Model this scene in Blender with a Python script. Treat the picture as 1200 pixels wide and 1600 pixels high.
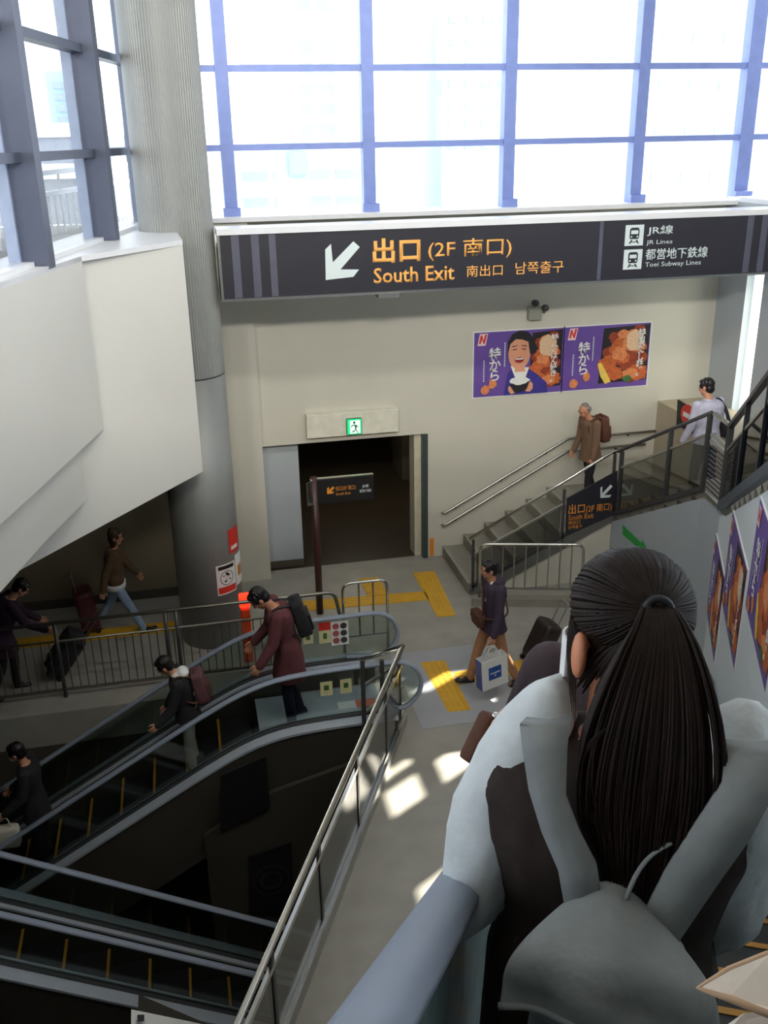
import bpy, bmesh, math, random
from mathutils import Vector, Matrix
V = Vector
R_ = math.radians
random.seed(7)
for o in list(bpy.data.objects):
    bpy.data.objects.remove(o)
SC = bpy.context.scene
COL = SC.collection

# ------------------------------------------------------------------ camera
F_PX, PITCH, ROLL, YAW = 1480.5, 0.377606, -0.019191, 0.204711
CAM = V((0, 0, 6.4))
FW = V((math.sin(YAW) * math.cos(PITCH), math.cos(YAW) * math.cos(PITCH), -math.sin(PITCH)))
_r0 = V((math.cos(YAW), -math.sin(YAW), 0))
_u0 = _r0.cross(FW)
RT = _r0 * math.cos(ROLL) + _u0 * math.sin(ROLL)
UP = -_r0 * math.sin(ROLL) + _u0 * math.cos(ROLL)
cd = bpy.data.cameras.new('camera')
cam = bpy.data.objects.new('camera', cd)
COL.objects.link(cam)
cd.sensor_fit = 'VERTICAL'
cd.sensor_height = 24.0
cd.lens = F_PX / 1600 * 24.0
cd.clip_start = 0.05
cd.clip_end = 500
cam.matrix_world = Matrix(((RT.x, UP.x, -FW.x, CAM.x), (RT.y, UP.y, -FW.y, CAM.y), (RT.z, UP.z, -FW.z, CAM.z), (0, 0, 0, 1)))
SC.camera = cam

# ------------------------------------------------------------------ light
world = bpy.data.worlds.new('sky')
SC.world = world
world.use_nodes = True
bg = world.node_tree.nodes['Background']
bg.inputs['Color'].default_value = (0.86, 0.93, 1.0, 1)
bg.inputs['Strength'].default_value = 2.9
SUN_AZ, SUN_EL = R_(58), R_(43)
SUN = V((math.sin(SUN_AZ) * math.cos(SUN_EL), math.cos(SUN_AZ) * math.cos(SUN_EL), math.sin(SUN_EL)))
sd = bpy.data.lights.new('sun', 'SUN')
sd.energy = 13.0
sd.angle = R_(0.5)
sd.color = (1.0, 0.94, 0.82)
sun = bpy.data.objects.new('sun', sd)
COL.objects.link(sun)
sun.rotation_euler = SUN.to_track_quat('Z', 'Y').to_euler()
SC.view_settings.view_transform = 'Standard'
SC.view_settings.look = 'None'
SC.view_settings.gamma = 1.0
SC.view_settings.exposure = 0.6
SC.view_settings.use_curve_mapping = False
try:
    SC.cycles.use_denoising = True
    SC.cycles.max_bounces = 8
    SC.cycles.transparent_max_bounces = 16
    SC.cycles.sample_clamp_indirect = 6
except Exception:
    pass

# rows of unseen fill lamps added to brighten the hall (their fittings are built with the ceiling)
FILL_LAMPS = [(-2.0, 4.6, 60, 50), (1.6, 4.6, 60, 50), (5.0, 4.6, 60, 50), (-4.0, -3.5, 420, 66), (0.0, -3.5, 420, 66), (4.0, -3.5, 420, 66)]
for lx, ly, le, tilt in FILL_LAMPS:
    ld = bpy.data.lights.new('fill_lamp_light', 'AREA')
    ld.shape = 'RECTANGLE'
    ld.size, ld.size_y = 2.4, 0.5
    ld.energy = le
    ld.color = (1.0, 0.95, 0.84)
    lo = bpy.data.objects.new('fill_lamp_light', ld)
    COL.objects.link(lo)
    lo.location = (lx, ly + 0.1, 9.5)
    lo.rotation_euler = (R_(tilt), 0, 0)

# ------------------------------------------------------------------ helpers
def ray(px, py):
    return FW * F_PX + RT * (px - 600) - UP * (py - 800)
def at_z(px, py, z):
    d = ray(px, py)
    return CAM + d * ((z - CAM.z) / d.z)
def at_y(px, py, y):
    d = ray(px, py)
    return CAM + d * ((y - CAM.y) / d.y)
def at_x(px, py, x):
    d = ray(px, py)
    return CAM + d * ((x - CAM.x) / d.x)
def at_pl(px, py, P, n):
    d = ray(px, py)
    return CAM + d * ((P - CAM).dot(n) / d.dot(n))
AZ = R_(26.2)                                   # heading of the photographer's escalator
EU = V((math.sin(AZ), math.cos(AZ), 0))
EV = V((math.cos(AZ), -math.sin(AZ), 0))
def PE(s, l, z):
    return EU * s + EV * l + V((0, 0, z))
ZUP = V((0, 0, 1))

def lin(c):
    return tuple(((x / 255) / 12.92 if x / 255 <= 0.04045 else ((x / 255 + 0.055) / 1.055) ** 2.4) for x in c)
MATS = {}
def mat(name, rgb, rough=0.6, metal=0.0, var=0.08, scale=8.0, bump=0.0, bscale=60.0, spec=0.5, emit=None, estr=0.0, stretch=None):
    if name in MATS:
        return MATS[name]
    m = bpy.data.materials.new(name)
    m.use_nodes = True
    nt = m.node_tree
    b = nt.nodes['Principled BSDF']
    c = lin(rgb)
    b.inputs['Roughness'].default_value = rough
    b.inputs['Metallic'].default_value = metal
    b.inputs['Specular IOR Level'].default_value = spec
    tc = nt.nodes.new('ShaderNodeTexCoord')
    src = tc.outputs['Object']
    if stretch:
        mp = nt.nodes.new('ShaderNodeMapping')
        mp.inputs['Scale'].default_value = stretch
        nt.links.new(src, mp.inputs['Vector'])
        src = mp.outputs['Vector']
    if var > 0:
        nz = nt.nodes.new('ShaderNodeTexNoise')
        nz.inputs['Scale'].default_value = scale
        nz.inputs['Detail'].default_value = 4
        nt.links.new(src, nz.inputs['Vector'])
        rp = nt.nodes.new('ShaderNodeValToRGB')
        rp.color_ramp.elements[0].position = 0.3
        rp.color_ramp.elements[1].position = 0.7
        rp.color_ramp.elements[0].color = (*[x * (1 - var) for x in c], 1)
        rp.color_ramp.elements[1].color = (*[min(1, x * (1 + var)) for x in c], 1)
        nt.links.new(nz.outputs['Fac'], rp.inputs['Fac'])
        nt.links.new(rp.outputs['Color'], b.inputs['Base Color'])
    else:
        b.inputs['Base Color'].default_value = (*c, 1)
    if bump > 0:
        n2 = nt.nodes.new('ShaderNodeTexNoise')
        n2.inputs['Scale'].default_value = bscale
        n2.inputs['Detail'].default_value = 3
        nt.links.new(src, n2.inputs['Vector'])
        bp = nt.nodes.new('ShaderNodeBump')
        bp.inputs['Strength'].default_value = bump
        bp.inputs['Distance'].default_value = 0.02
        nt.links.new(n2.outputs['Fac'], bp.inputs['Height'])
        nt.links.new(bp.outputs['Normal'], b.inputs['Normal'])
    if emit:
        b.inputs['Emission Color'].default_value = (*lin(emit), 1)
        b.inputs['Emission Strength'].default_value = estr
    MATS[name] = m
    return m

def glass(name, tint, refl=0.12, rough=0.02):
    if name in MATS:
        return MATS[name]
    m = bpy.data.materials.new(name)
    m.use_nodes = True
    nt = m.node_tree
    nt.nodes.remove(nt.nodes['Principled BSDF'])
    out = nt.nodes['Material Output']
    tr = nt.nodes.new('ShaderNodeBsdfTransparent')
    tr.inputs['Color'].default_value = (*tint, 1)
    gl = nt.nodes.new('ShaderNodeBsdfGlossy')
    gl.inputs['Roughness'].default_value = rough
    lw = nt.nodes.new('ShaderNodeLayerWeight')
    pw_ = nt.nodes.new('ShaderNodeMath'); pw_.operation = 'POWER'; pw_.inputs[1].default_value = 4.0
    nt.links.new(lw.outputs['Facing'], pw_.inputs[0])
    ma = nt.nodes.new('ShaderNodeMath'); ma.operation = 'MULTIPLY_ADD'
    ma.inputs[1].default_value = 0.85
    ma.inputs[2].default_value = refl * 0.5
    nt.links.new(pw_.outputs[0], ma.inputs[0])
    mx = nt.nodes.new('ShaderNodeMixShader')
    nt.links.new(ma.outputs[0], mx.inputs['Fac'])
    nt.links.new(tr.outputs[0], mx.inputs[1])
    nt.links.new(gl.outputs[0], mx.inputs[2])
    nt.links.new(mx.outputs[0], out.inputs['Surface'])
    MATS[name] = m
    return m

def frosted(name, rgb):
    m = bpy.data.materials.new(name)
    m.use_nodes = True
    nt = m.node_tree
    nt.nodes.remove(nt.nodes['Principled BSDF'])
    t = nt.nodes.new('ShaderNodeBsdfTranslucent')
    t.inputs['Color'].default_value = (*lin(rgb), 1)
    nt.links.new(t.outputs[0], nt.nodes['Material Output'].inputs['Surface'])
    MATS[name] = m
    return m

def origin_of(p):
    o = V((0, 0, 0))
    while p is not None:
        o = o + p.location
        p = p.parent
    return o

class MB:
    """collects shapes and links them as one mesh object"""
    def __init__(s):
        s.bm = bmesh.new()
    def face(s, pts):
        try:
            return s.bm.faces.new([s.bm.verts.new(p) for p in pts])
        except ValueError:
            return None
    def box(s, x0, x1, y0, y1, z0, z1):
        return s.obox(V(((x0 + x1) / 2, (y0 + y1) / 2, (z0 + z1) / 2)), V(((x1 - x0) / 2, 0, 0)), V((0, (y1 - y0) / 2, 0)), V((0, 0, (z1 - z0) / 2)))
    def obox(s, c, a, b, d):
        c = V(c)
        v = [s.bm.verts.new(c + a * i + b * j + d * k) for i in (-1, 1) for j in (-1, 1) for k in (-1, 1)]
        for q in ((0, 1, 3, 2), (4, 6, 7, 5), (0, 4, 5, 1), (2, 3, 7, 6), (0, 2, 6, 4), (1, 5, 7, 3)):
            s.bm.faces.new([v[i] for i in q])
        return s
    def bar(s, p, q, w, h, up=ZUP):
        """rectangular bar from p to q, w across, h along up"""
        p, q = V(p), V(q)
        d = (q - p)
        x = d.normalized()
        side = x.cross(up)
        if side.length < 1e-4:
            side = x.cross(V((1, 0, 0)))
        side.normalize()
        u2 = side.cross(x)
        return s.obox((p + q) / 2, d / 2, side * w / 2, u2 * h / 2)
    def prism(s, pts, ext):
        ext = V(ext)
        a = [s.bm.verts.new(V(p)) for p in pts]
        b = [s.bm.verts.new(V(p) + ext) for p in pts]
        n = len(a)
        s.bm.faces.new(a)
        s.bm.faces.new(b[::-1])
        for i in range(n):
            j = (i + 1) % n
            s.bm.faces.new([a[j], a[i], b[i], b[j]])
        return s
    def loft(s, rings, cap=True, closed=False):
        rv = [[s.bm.verts.new(V(p)) for p in r] for r in rings]
        n = len(rv[0])
        m = len(rv)
        for i in range(m if closed else m - 1):
            A, B = rv[i], rv[(i + 1) % m]
            for k in range(n):
                l = (k + 1) % n
                s.bm.faces.new([A[k], A[l], B[l], B[k]])
        if cap and not closed:
            s.bm.faces.new(rv[0][::-1])
            s.bm.faces.new(rv[-1])
        return s
    def tube(s, pts, r, n=8, closed=False, flat=1.0, up=None):
        pts = [V(p) for p in pts]
        m = len(pts)
        rings = []
        prev = None
        for i, p in enumerate(pts):
            if closed:
                t = pts[(i + 1) % m] - pts[i - 1]
            else:
                t = pts[min(i + 1, m - 1)] - pts[max(i - 1, 0)]
            t.normalize()
            if prev is None:
                a = up.copy() if up is not None else (ZUP if abs(t.z) < 0.9 else V((1, 0, 0)))
            else:
                a = prev
            x = (a - t * a.dot(t))
            if x.length < 1e-5:
                x = t.orthogonal()
            x.normalize()
            prev = x if up is None else up
            y = t.cross(x)
            rr = r[i] if isinstance(r, (list, tuple)) else r
            rings.append([p + x * (math.cos(2 * math.pi * k / n) * rr * flat) + y * (math.sin(2 * math.pi * k / n) * rr) for k in range(n)])
        return s.loft(rings, closed=closed)
    def ell(s, c, r, M=None, u=16, w=10):
        c = V(c)
        rings = []
        for i in range(1, w):
            ph = math.pi * i / w
            ring = []
            for k in range(u):
                th = 2 * math.pi * k / u
                p = V((r[0] * math.sin(ph) * math.cos(th), r[1] * math.sin(ph) * math.sin(th), -r[2] * math.cos(ph)))
                if M is not None:
                    p = M @ p
                ring.append(c + p)
            rings.append(ring)
        return s.loft(rings)
    def cap(s, p, r0, q, r1, n=12):
        """tapered limb with round ends"""
        p, q = V(p), V(q)
        d = (q - p).normalized()
        pts, rs = [], []
        for a in (85, 60, 30):
            pts.append(p - d * r0 * math.sin(R_(a))); rs.append(r0 * math.cos(R_(a)))
        pts.append(p); rs.append(r0)
        pts.append(q); rs.append(r1)
        for a in (30, 60, 85):
            pts.append(q + d * r1 * math.sin(R_(a))); rs.append(r1 * math.cos(R_(a)))
        return s.tube(pts, rs, n)
    def build(s, name, m, parent=None, origin=None, smooth=False, bevel=0.0, bseg=2, label=None):
        bmesh.ops.recalc_face_normals(s.bm, faces=s.bm.faces)
        me = bpy.data.meshes.new(name)
        o = bpy.data.objects.new(name, me)
        off = origin_of(parent) if parent is not None else (V(origin) if origin is not None else V((0, 0, 0)))
        if off.length > 0:
            bmesh.ops.translate(s.bm, vec=-off, verts=s.bm.verts)
        if smooth:
            for f in s.bm.faces:
                f.smooth = True
        s.bm.to_mesh(me)
        s.bm.free()
        COL.objects.link(o)
        if parent is not None:
            o.parent = parent
        elif origin is not None:
            o.location = off
        if m:
            me.materials.append(m)
        if bevel > 0:
            md = o.modifiers.new('bevel', 'BEVEL')
            md.width = bevel
            md.segments = bseg
            md.limit_method = 'ANGLE'
        if label:
            o['label'] = label
        return o
    def remesh(s, name, m, parent, voxel=0.006, it=4, factor=0.5, label=None, fn=None):
        """fuses the collected shapes into one continuous skin"""
        bmesh.ops.recalc_face_normals(s.bm, faces=s.bm.faces)
        me = bpy.data.meshes.new('t')
        s.bm.to_mesh(me)
        s.bm.free()
        o = bpy.data.objects.new('t', me)
        COL.objects.link(o)
        a = o.modifiers.new('r', 'REMESH')
        a.mode = 'VOXEL'
        a.voxel_size = voxel
        if it:
            b = o.modifiers.new('s', 'SMOOTH')
            b.iterations = it
            b.factor = factor
        bpy.context.view_layer.update()
        dg = bpy.context.evaluated_depsgraph_get()
        me2 = bpy.data.meshes.new_from_object(o.evaluated_get(dg))
        bpy.data.objects.remove(o)
        bpy.data.meshes.remove(me)
        me2.name = name
        off = origin_of(parent) if parent is not None else V((0, 0, 0))
        for v in me2.vertices:
            if fn:
                v.co = fn(v.co.copy())
            v.co = v.co - off
        for p in me2.polygons:
            p.use_smooth = True
        me2.materials.clear()
        me2.materials.append(m)
        r = bpy.data.objects.new(name, me2)
        COL.objects.link(r)
        r.parent = parent
        if label:
            r['label'] = label
        return r

def thing(name, label, cat, loc=(0, 0, 0), group=None):
    o = bpy.data.objects.new(name, None)
    COL.objects.link(o)
    o.empty_display_size = 0.2
    o.location = loc
    o['label'] = label
    o['category'] = cat
    if group:
        o['group'] = group
    return o
def tag(o, label, cat, group=None):
    o['label'] = label
    o['category'] = cat
    if group:
        o['group'] = group
    return o
def struct(o, label=None):
    o['kind'] = 'structure'
    if label:
        o['label'] = label
    return o
def sroot(name, loc=(0, 0, 0)):
    o = bpy.data.objects.new(name, None)
    COL.objects.link(o)
    o.location = loc
    o['kind'] = 'structure'
    return o

def text(body, m, parent, P, X, Y, w=None, h=None, name='lettering', ext=0.0015, bold=0.0, vertical=False, align='L', shear=0.0):
    """letters as thin mesh; P = lower left corner, X/Y unit axes in the sign's face, fitted to w x h"""
    cu = bpy.data.curves.new('t', 'FONT')
    cu.body = '\n'.join(body) if vertical else body
    if vertical:
        cu.space_line = 0.82
        cu.align_x = 'CENTER'
    cu.offset = bold
    cu.resolution_u = 2
    o = bpy.data.objects.new('t', cu)
    COL.objects.link(o)
    bpy.context.view_layer.update()
    dg = bpy.context.evaluated_depsgraph_get()
    me = bpy.data.meshes.new_from_object(o.evaluated_get(dg))
    bpy.data.objects.remove(o)
    me.name = name
    xs = [v.co.x for v in me.vertices]
    ys = [v.co.y for v in me.vertices]
    x0, x1, y0, y1 = min(xs), max(xs), min(ys), max(ys)
    sy = (h / (y1 - y0)) if h else (w / (x1 - x0))
    sx = (w / (x1 - x0)) if w else sy
    X, Y, P = V(X), V(Y), V(P)
    N = X.cross(Y)
    off = origin_of(parent)
    bm = bmesh.new()
    bm.from_mesh(me)
    for v in bm.verts:
        v.co = P + X * ((v.co.x - x0) * sx + shear * (v.co.y - y0) * sy) + Y * ((v.co.y - y0) * sy) - off
    r = bmesh.ops.extrude_face_region(bm, geom=list(bm.faces))
    bmesh.ops.translate(bm, vec=N * ext, verts=[g for g in r['geom'] if isinstance(g, bmesh.types.BMVert)])
    bmesh.ops.recalc_face_normals(bm, faces=bm.faces)
    bm.to_mesh(me)
    bm.free()
    me.materials.clear()
    me.materials.append(m)
    q = bpy.data.objects.new(name, me)
    COL.objects.link(q)
    q.parent = parent
    return q

def copy_tree(o, parent=None):
    c = o.copy()
    COL.objects.link(c)
    if parent is not None:
        c.parent = parent
    for ch in list(o.children):
        copy_tree(ch, c)
    return c

def arc(c, r, a0, a1, n, X, Y):
    return [V(c) + V(X) * (r * math.cos(a0 + (a1 - a0) * i / n)) + V(Y) * (r * math.sin(a0 + (a1 - a0) * i / n)) for i in range(n + 1)]

def rounded(path, rad, n=5):
    """rounds the inner corners of a polyline"""
    path = [V(p) for p in path]
    out = [path[0]]
    for i in range(1, len(path) - 1):
        a, b, c = path[i - 1], path[i], path[i + 1]
        d1, d2 = (a - b), (c - b)
        r = min(rad, d1.length * 0.49, d2.length * 0.49)
        p, q = b + d1.normalized() * r, b + d2.normalized() * r
        for k in range(n + 1):
            t = k / n
            out.append(p * (1 - t) ** 2 + b * 2 * t * (1 - t) + q * t * t)
    out.append(path[-1])
    return out

# ------------------------------------------------------------------ materials
M_WALL = mat('warm white wall paint', (206, 203, 190), 0.6, var=0.03, scale=1.2)
M_WALLG = mat('cool grey wall paint', (176, 184, 190), 0.6, var=0.03, scale=1.2)
M_PANEL = mat('white cladding panel', (214, 213, 208), 0.45, var=0.025, scale=0.8)
M_FLOOR = mat('grey resin floor tile', (156, 153, 144), 0.34, var=0.10, scale=3.0, bump=0.05, bscale=200)
M_PLATE = mat('pale grey landing tile', (160, 163, 168), 0.3, var=0.05, scale=4.0)
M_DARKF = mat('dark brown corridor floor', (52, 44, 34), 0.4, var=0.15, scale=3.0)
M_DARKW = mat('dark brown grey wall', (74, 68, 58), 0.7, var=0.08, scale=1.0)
M_SKIRT = mat('grey brown skirting', (84, 78, 68), 0.6)
M_CEIL = mat('off white ceiling', (200, 200, 198), 0.8)
M_MULL = mat('glare tinted window metal', (126, 144, 206), 0.4, 0.2, var=0.05)  # blue of the window glare painted into the metal
M_MULL2 = mat('slate grey window metal', (82, 88, 106), 0.4, 0.3, var=0.05)
M_SILL = mat('white sill', (226, 228, 232), 0.4, var=0.02)
M_STEEL = mat('brushed stainless steel', (182, 182, 178), 0.28, 1.0, var=0.06, scale=20, stretch=(1, 1, 0.1))
M_CHROME = mat('bright steel tube', (205, 203, 196), 0.18, 1.0, var=0.03)
M_DSTEEL = mat('dark steel', (74, 75, 77), 0.4, 0.35, var=0.06)
M_COLUMN = mat('ribbed grey metal cladding', (150, 152, 150), 0.5, 0.35, var=0.04, scale=3)
M_YELLOW = mat('yellow tactile paving', (214, 164, 40), 0.5, var=0.08, scale=6)
M_YLINE = mat('yellow step edge', (176, 124, 34), 0.5)
M_RUBBER = mat('grey handrail rubber', (142, 152, 168), 0.4, var=0.04)
M_STEP = mat('dark grooved step', (44, 44, 44), 0.5, 0.5, var=0.1, scale=30)
M_TRUSS = mat('dark olive grey escalator cladding', (70, 66, 58), 0.45, 0.2, var=0.06, scale=2)
M_DECK = mat('polished escalator deck', (196, 204, 216), 0.38, 0.35, var=0.04)
M_BLACK = mat('black', (22, 22, 24), 0.5)
M_SIGNB = mat('dark navy sign face', (44, 43, 52), 0.35, var=0.03)
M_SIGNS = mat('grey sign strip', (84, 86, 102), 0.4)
M_ORANGE = mat('orange sign letters', (250, 180, 92), 0.6, var=0.0)
M_PALE = mat('pale sign letters', (214, 226, 228), 0.6, var=0.0)
M_WHITE = mat('white', (236, 236, 234), 0.5, var=0.02)
M_GREEN = mat('green sticker', (34, 165, 72), 0.5, var=0.03)
M_REDP = mat('red print', (214, 52, 40), 0.5, var=0.03)
M_PURPLE = mat('purple poster', (108, 80, 162), 0.45, var=0.04)
M_SKIN = mat('skin', (206, 148, 118), 0.55, var=0.05, scale=20)
M_HAIR = mat('black hair', (24, 21, 22), 0.42, var=0.2, scale=30)
G_WIN = glass('window glass', (0.97, 0.98, 1.0), 0.06)
G_DARK = glass('smoked guard glass', (0.60, 0.61, 0.59), 0.14)
G_CLEAR = glass('clear balustrade glass', (0.72, 0.78, 0.76), 0.12)

# ------------------------------------------------------------------ setting
YF = 13.67                                  # face of the far wall
GD = V((0.4321, 0.9018, 0))                 # direction of the void's guard rail
G0 = V((2.09, 9.18, 0))                     # its far end
def guard_pt(t, z=0.0):
    return G0 - GD * t + V((0, 0, z))
def flat_prism(mb, pts, z, t):
    mb.prism([V((p[0], p[1], z)) for p in pts], (0, 0, -t))
    return mb

m = MB()
flat_prism(m, [(-10, 10.38), (9.3, 10.38), (9.3, YF + 0.1), (-10, YF + 0.1)], 0, 0.45)
flat_prism(m, [(0.78, 8.86), (9.3, 8.86), (9.3, 10.38), (0.78, 10.38)], 0, 0.45)
gx = guard_pt((9.18 - 8.86) / 0.9018)
gl = guard_pt((9.18 + 8) / 0.9018)
flat_prism(m, [(gx.x, 8.86), (gl.x, -8), (9.3, -8), (9.3, 8.86)], 0, 0.45)
struct(m.build('floor', M_FLOOR))
# grooves between the big floor tiles are shown by the paler landing plate
m = MB()
flat_prism(m, [(2.28, 9.0), (3.55, 9.0), (3.55, 10.75), (2.28, 10.75)], 0.004, 0.004)
struct(m.build('floor_plate', M_PLATE))
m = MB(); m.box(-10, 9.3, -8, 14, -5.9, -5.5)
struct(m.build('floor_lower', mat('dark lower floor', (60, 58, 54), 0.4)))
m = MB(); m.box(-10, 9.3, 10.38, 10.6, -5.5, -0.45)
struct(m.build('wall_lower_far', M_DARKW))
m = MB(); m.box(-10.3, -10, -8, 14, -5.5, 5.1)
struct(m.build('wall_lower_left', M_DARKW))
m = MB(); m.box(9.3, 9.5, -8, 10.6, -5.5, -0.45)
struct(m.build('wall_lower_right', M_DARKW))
m = MB(); m.box(-10, 9.5, -8.3, -8, -5.9, 9.8)
struct(m.build('wall_back', M_WALL))
m = MB()
m.box(-10.3, 9.7, -8.3, YF + 0.4, 9.8, 10.1)
m.box(-10.3, 10.9, YF + 0.4, 17.2, 9.8, 10.1)  # unseen eave, added and cut to shade the far window from sun
m.prism([PE(-9, 3.2, 9.8), PE(11, 3.2, 9.8), PE(11, 6.8, 9.8), PE(-9, 6.8, 9.8)], (0, 0, 0.3))  # unseen overhang, added to keep direct sun out of the right window
struct(m.build('ceiling_and_added_eaves', M_CEIL))

m = MB(); m.box(-10, 9.3, -8, 0.0, 7.6, 7.8); struct(m.build('light_shield_slab', M_CEIL))  # unseen slab, added to keep the rear lamps off the woman and void
for lx, ly, le, tilt in FILL_LAMPS:
    lt = thing('fill_lamp', 'long white housing of an added fill lamp unseen over the hall', 'lamp', (lx, ly, 9.8), 'added fill lamps over the hall')
    q = MB(); q.box(lx - 1.25, lx + 1.25, ly - 0.3, ly + 0.3, 9.72, 9.8); q.build('housing', M_CEIL, lt)

# far wall
m = MB()
m.box(3.55, 8.65, YF, YF + 0.4, 0, 5.36)
m.box(0.98, 3.55, YF, YF + 0.4, 2.1, 5.36)
struct(m.build('wall_far', M_WALL))
m = MB(); m.box(0.42, 0.98, YF - 0.2, YF + 0.4, 0, 5.36)
struct(m.build('wall_far_pier', M_WALL))
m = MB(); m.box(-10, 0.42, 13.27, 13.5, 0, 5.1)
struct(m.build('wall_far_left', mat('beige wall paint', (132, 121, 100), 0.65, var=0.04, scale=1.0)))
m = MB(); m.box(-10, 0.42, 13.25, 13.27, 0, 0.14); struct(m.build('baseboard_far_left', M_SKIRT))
m = MB(); m.box(0.98, 1.55, 13.88, 14.1, 0, 2.1); struct(m.build('wall_far_recess', M_WALLG))
m = MB(); m.box(0.98, 1.55, 13.86, 13.88, 0, 0.11); struct(m.build('baseboard_far', M_SKIRT))
# corridor
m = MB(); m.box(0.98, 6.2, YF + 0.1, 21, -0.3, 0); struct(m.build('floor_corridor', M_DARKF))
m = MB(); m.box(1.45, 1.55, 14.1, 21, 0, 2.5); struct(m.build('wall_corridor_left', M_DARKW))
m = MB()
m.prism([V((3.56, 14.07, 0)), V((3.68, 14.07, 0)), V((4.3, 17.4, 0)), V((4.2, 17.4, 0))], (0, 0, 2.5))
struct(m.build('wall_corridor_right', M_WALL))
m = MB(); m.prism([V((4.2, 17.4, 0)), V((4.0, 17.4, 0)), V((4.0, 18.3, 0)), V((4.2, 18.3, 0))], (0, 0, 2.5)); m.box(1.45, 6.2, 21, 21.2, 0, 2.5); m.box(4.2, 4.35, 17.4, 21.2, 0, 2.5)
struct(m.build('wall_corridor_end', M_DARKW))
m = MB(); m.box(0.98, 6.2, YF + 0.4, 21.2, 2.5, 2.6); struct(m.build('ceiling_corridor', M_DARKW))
cl_ = thing('corridor_fill_lamp', 'small added lamp, unseen, brightening the dark passage', 'lamp', (2.8, 16.2, 2.5))  # unseen lamp, added to lift the darkness of the passage
q = MB(); q.box(2.3, 3.3, 16.1, 16.3, 2.46, 2.5); q.build('housing', M_CEIL, cl_)
ld = bpy.data.lights.new('corridor_fill_lamp_light', 'AREA'); ld.shape = 'RECTANGLE'; ld.size, ld.size_y = 0.9, 0.15; ld.energy = 9; ld.color = (1.0, 0.9, 0.7)
lo = bpy.data.objects.new('corridor_fill_lamp_light', ld); COL.objects.link(lo); lo.location = (2.8, 16.2, 2.45)
# passage jamb
m = MB()
m.box(3.47, 3.55, YF - 0.03, YF + 0.42, 0, 2.1)
struct(m.build('trim_1', mat('dark teal door jamb', (58, 74, 74), 0.45)))
m = MB(); m.box(3.36, 3.47, YF + 0.1, YF + 0.42, 0, 2.1)
struct(m.build('trim_2', mat('cream door jamb', (206, 200, 178), 0.5)))

# right side, lower storey
def quad_wall(mb, a, b, z0, z1, t, side):
    a, b = V(a), V(b)
    n = (b - a).cross(ZUP).normalized() * t * side
    mb.prism([V((a.x, a.y, z0)), V((b.x, b.y, z0)), V((b.x, b.y, z1)), V((a.x, a.y, z1))], n)
XS = 8.25
m = MB()
m.box(XS, XS + 0.35, 12.9, YF, 0, 5.4)
m.box(XS, XS + 0.35, 10.42, 12.48, 0, 5.4)
m.box(XS, XS + 0.35, 12.48, 12.9, 0, 2.3)
m.box(XS, XS + 0.35, 12.48, 12.9, 4.9, 5.4)
struct(m.build('wall_right', M_WALLG))
m = MB(); m.box(XS + 0.12, XS + 0.14, 12.48, 12.9, 2.3, 4.9)
struct(m.build('window_3', frosted('frosted white pane', (245, 246, 240))))
a, b = PE(13.0, 2.8, 0), PE(-9, 2.8, 0)
m = MB(); quad_wall(m, a, b, 0, 5.4, 0.3, -1); struct(m.build('wall_right_stairs', M_WALLG))
c, d = PE(13.75, 3.6, 0), PE(-9, 3.6, 0)
m = MB()
m.prism([V((XS, YF, 5.4)), V((9.4, YF, 5.4)), V((9.4, 10.7, 5.4)), V((d.x, d.y, 5.4)), V((b.x, b.y, 5.4)), V((a.x, a.y, 5.4))], (0, 0, 0.06))
struct(m.build('trim_3', M_SILL))
m = MB(); quad_wall(m, c, PE(10.5, 3.6, 0), 5.46, 9.8, 0.3, -1); quad_wall(m, PE(0.5, 3.6, 0), d, 5.46, 9.8, 0.3, -1); quad_wall(m, PE(10.5, 3.6, 0), PE(0.5, 3.6, 0), 5.46, 6.2, 0.3, -1)
struct(m.build('wall_right_upper', M_WALL))
W4 = sroot('window_4', PE(5.5, 3.7, 6.2))
for i in range(6):
    s = 0.5 + 2.0 * i
    m = MB(); m.bar(PE(s, 3.7, 6.2), PE(s, 3.7, 9.8), 0.12, 0.16, EU); m.build('mullion', M_MULL2, W4)
m = MB(); m.bar(PE(0.5, 3.75, 8.0), PE(10.5, 3.75, 8.0), 0.01, 3.6); m.build('pane', G_WIN, W4)
# unseen upper right wall, openings shaped to cast the floor's sun patches
m = MB()
ys = [10.75, 11.2, 11.42, 12.4, 12.82, 12.98, 13.28, YF]
zs = [5.46, 6.35, 7.0, 7.25, 7.8, 8.03, 8.52, 9.8]
holes = {(3, 5), (3, 3), (5, 5), (1, 5), (5, 1)}
for i in range(len(ys) - 1):
    for k in range(len(zs) - 1):
        if (i, k) not in holes:
            m.box(9.3, 9.36, ys[i], ys[i + 1], zs[k], zs[k + 1])
bmesh.ops.remove_doubles(m.bm, verts=m.bm.verts, dist=0.0001)
struct(m.build('wall_right_gable', M_WALL))

# left terrace slab over the lower walkway
WN = V((math.cos(R_(12.275)), -math.sin(R_(12.275)), 0))     # normal of the left window
WD = V((math.sin(R_(12.275)), math.cos(R_(12.275)), 0))
def pw(s, off=0.0, z=0.0):
    return WN * (-3.06 + off) + WD * s + V((0, 0, z))
m = MB()
e0, e1 = pw(-8, -0.5), pw(14.3, -0.5)
m.prism([V((-12, -8.3, 5.05)), V((e0.x, e0.y, 5.05)), V((e1.x, e1.y, 5.05)), V((-12, e1.y, 5.05))], (0, 0, 0.25))
struct(m.build('floor_terrace', mat('terrace concrete', (150, 150, 146), 0.8)))

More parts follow.
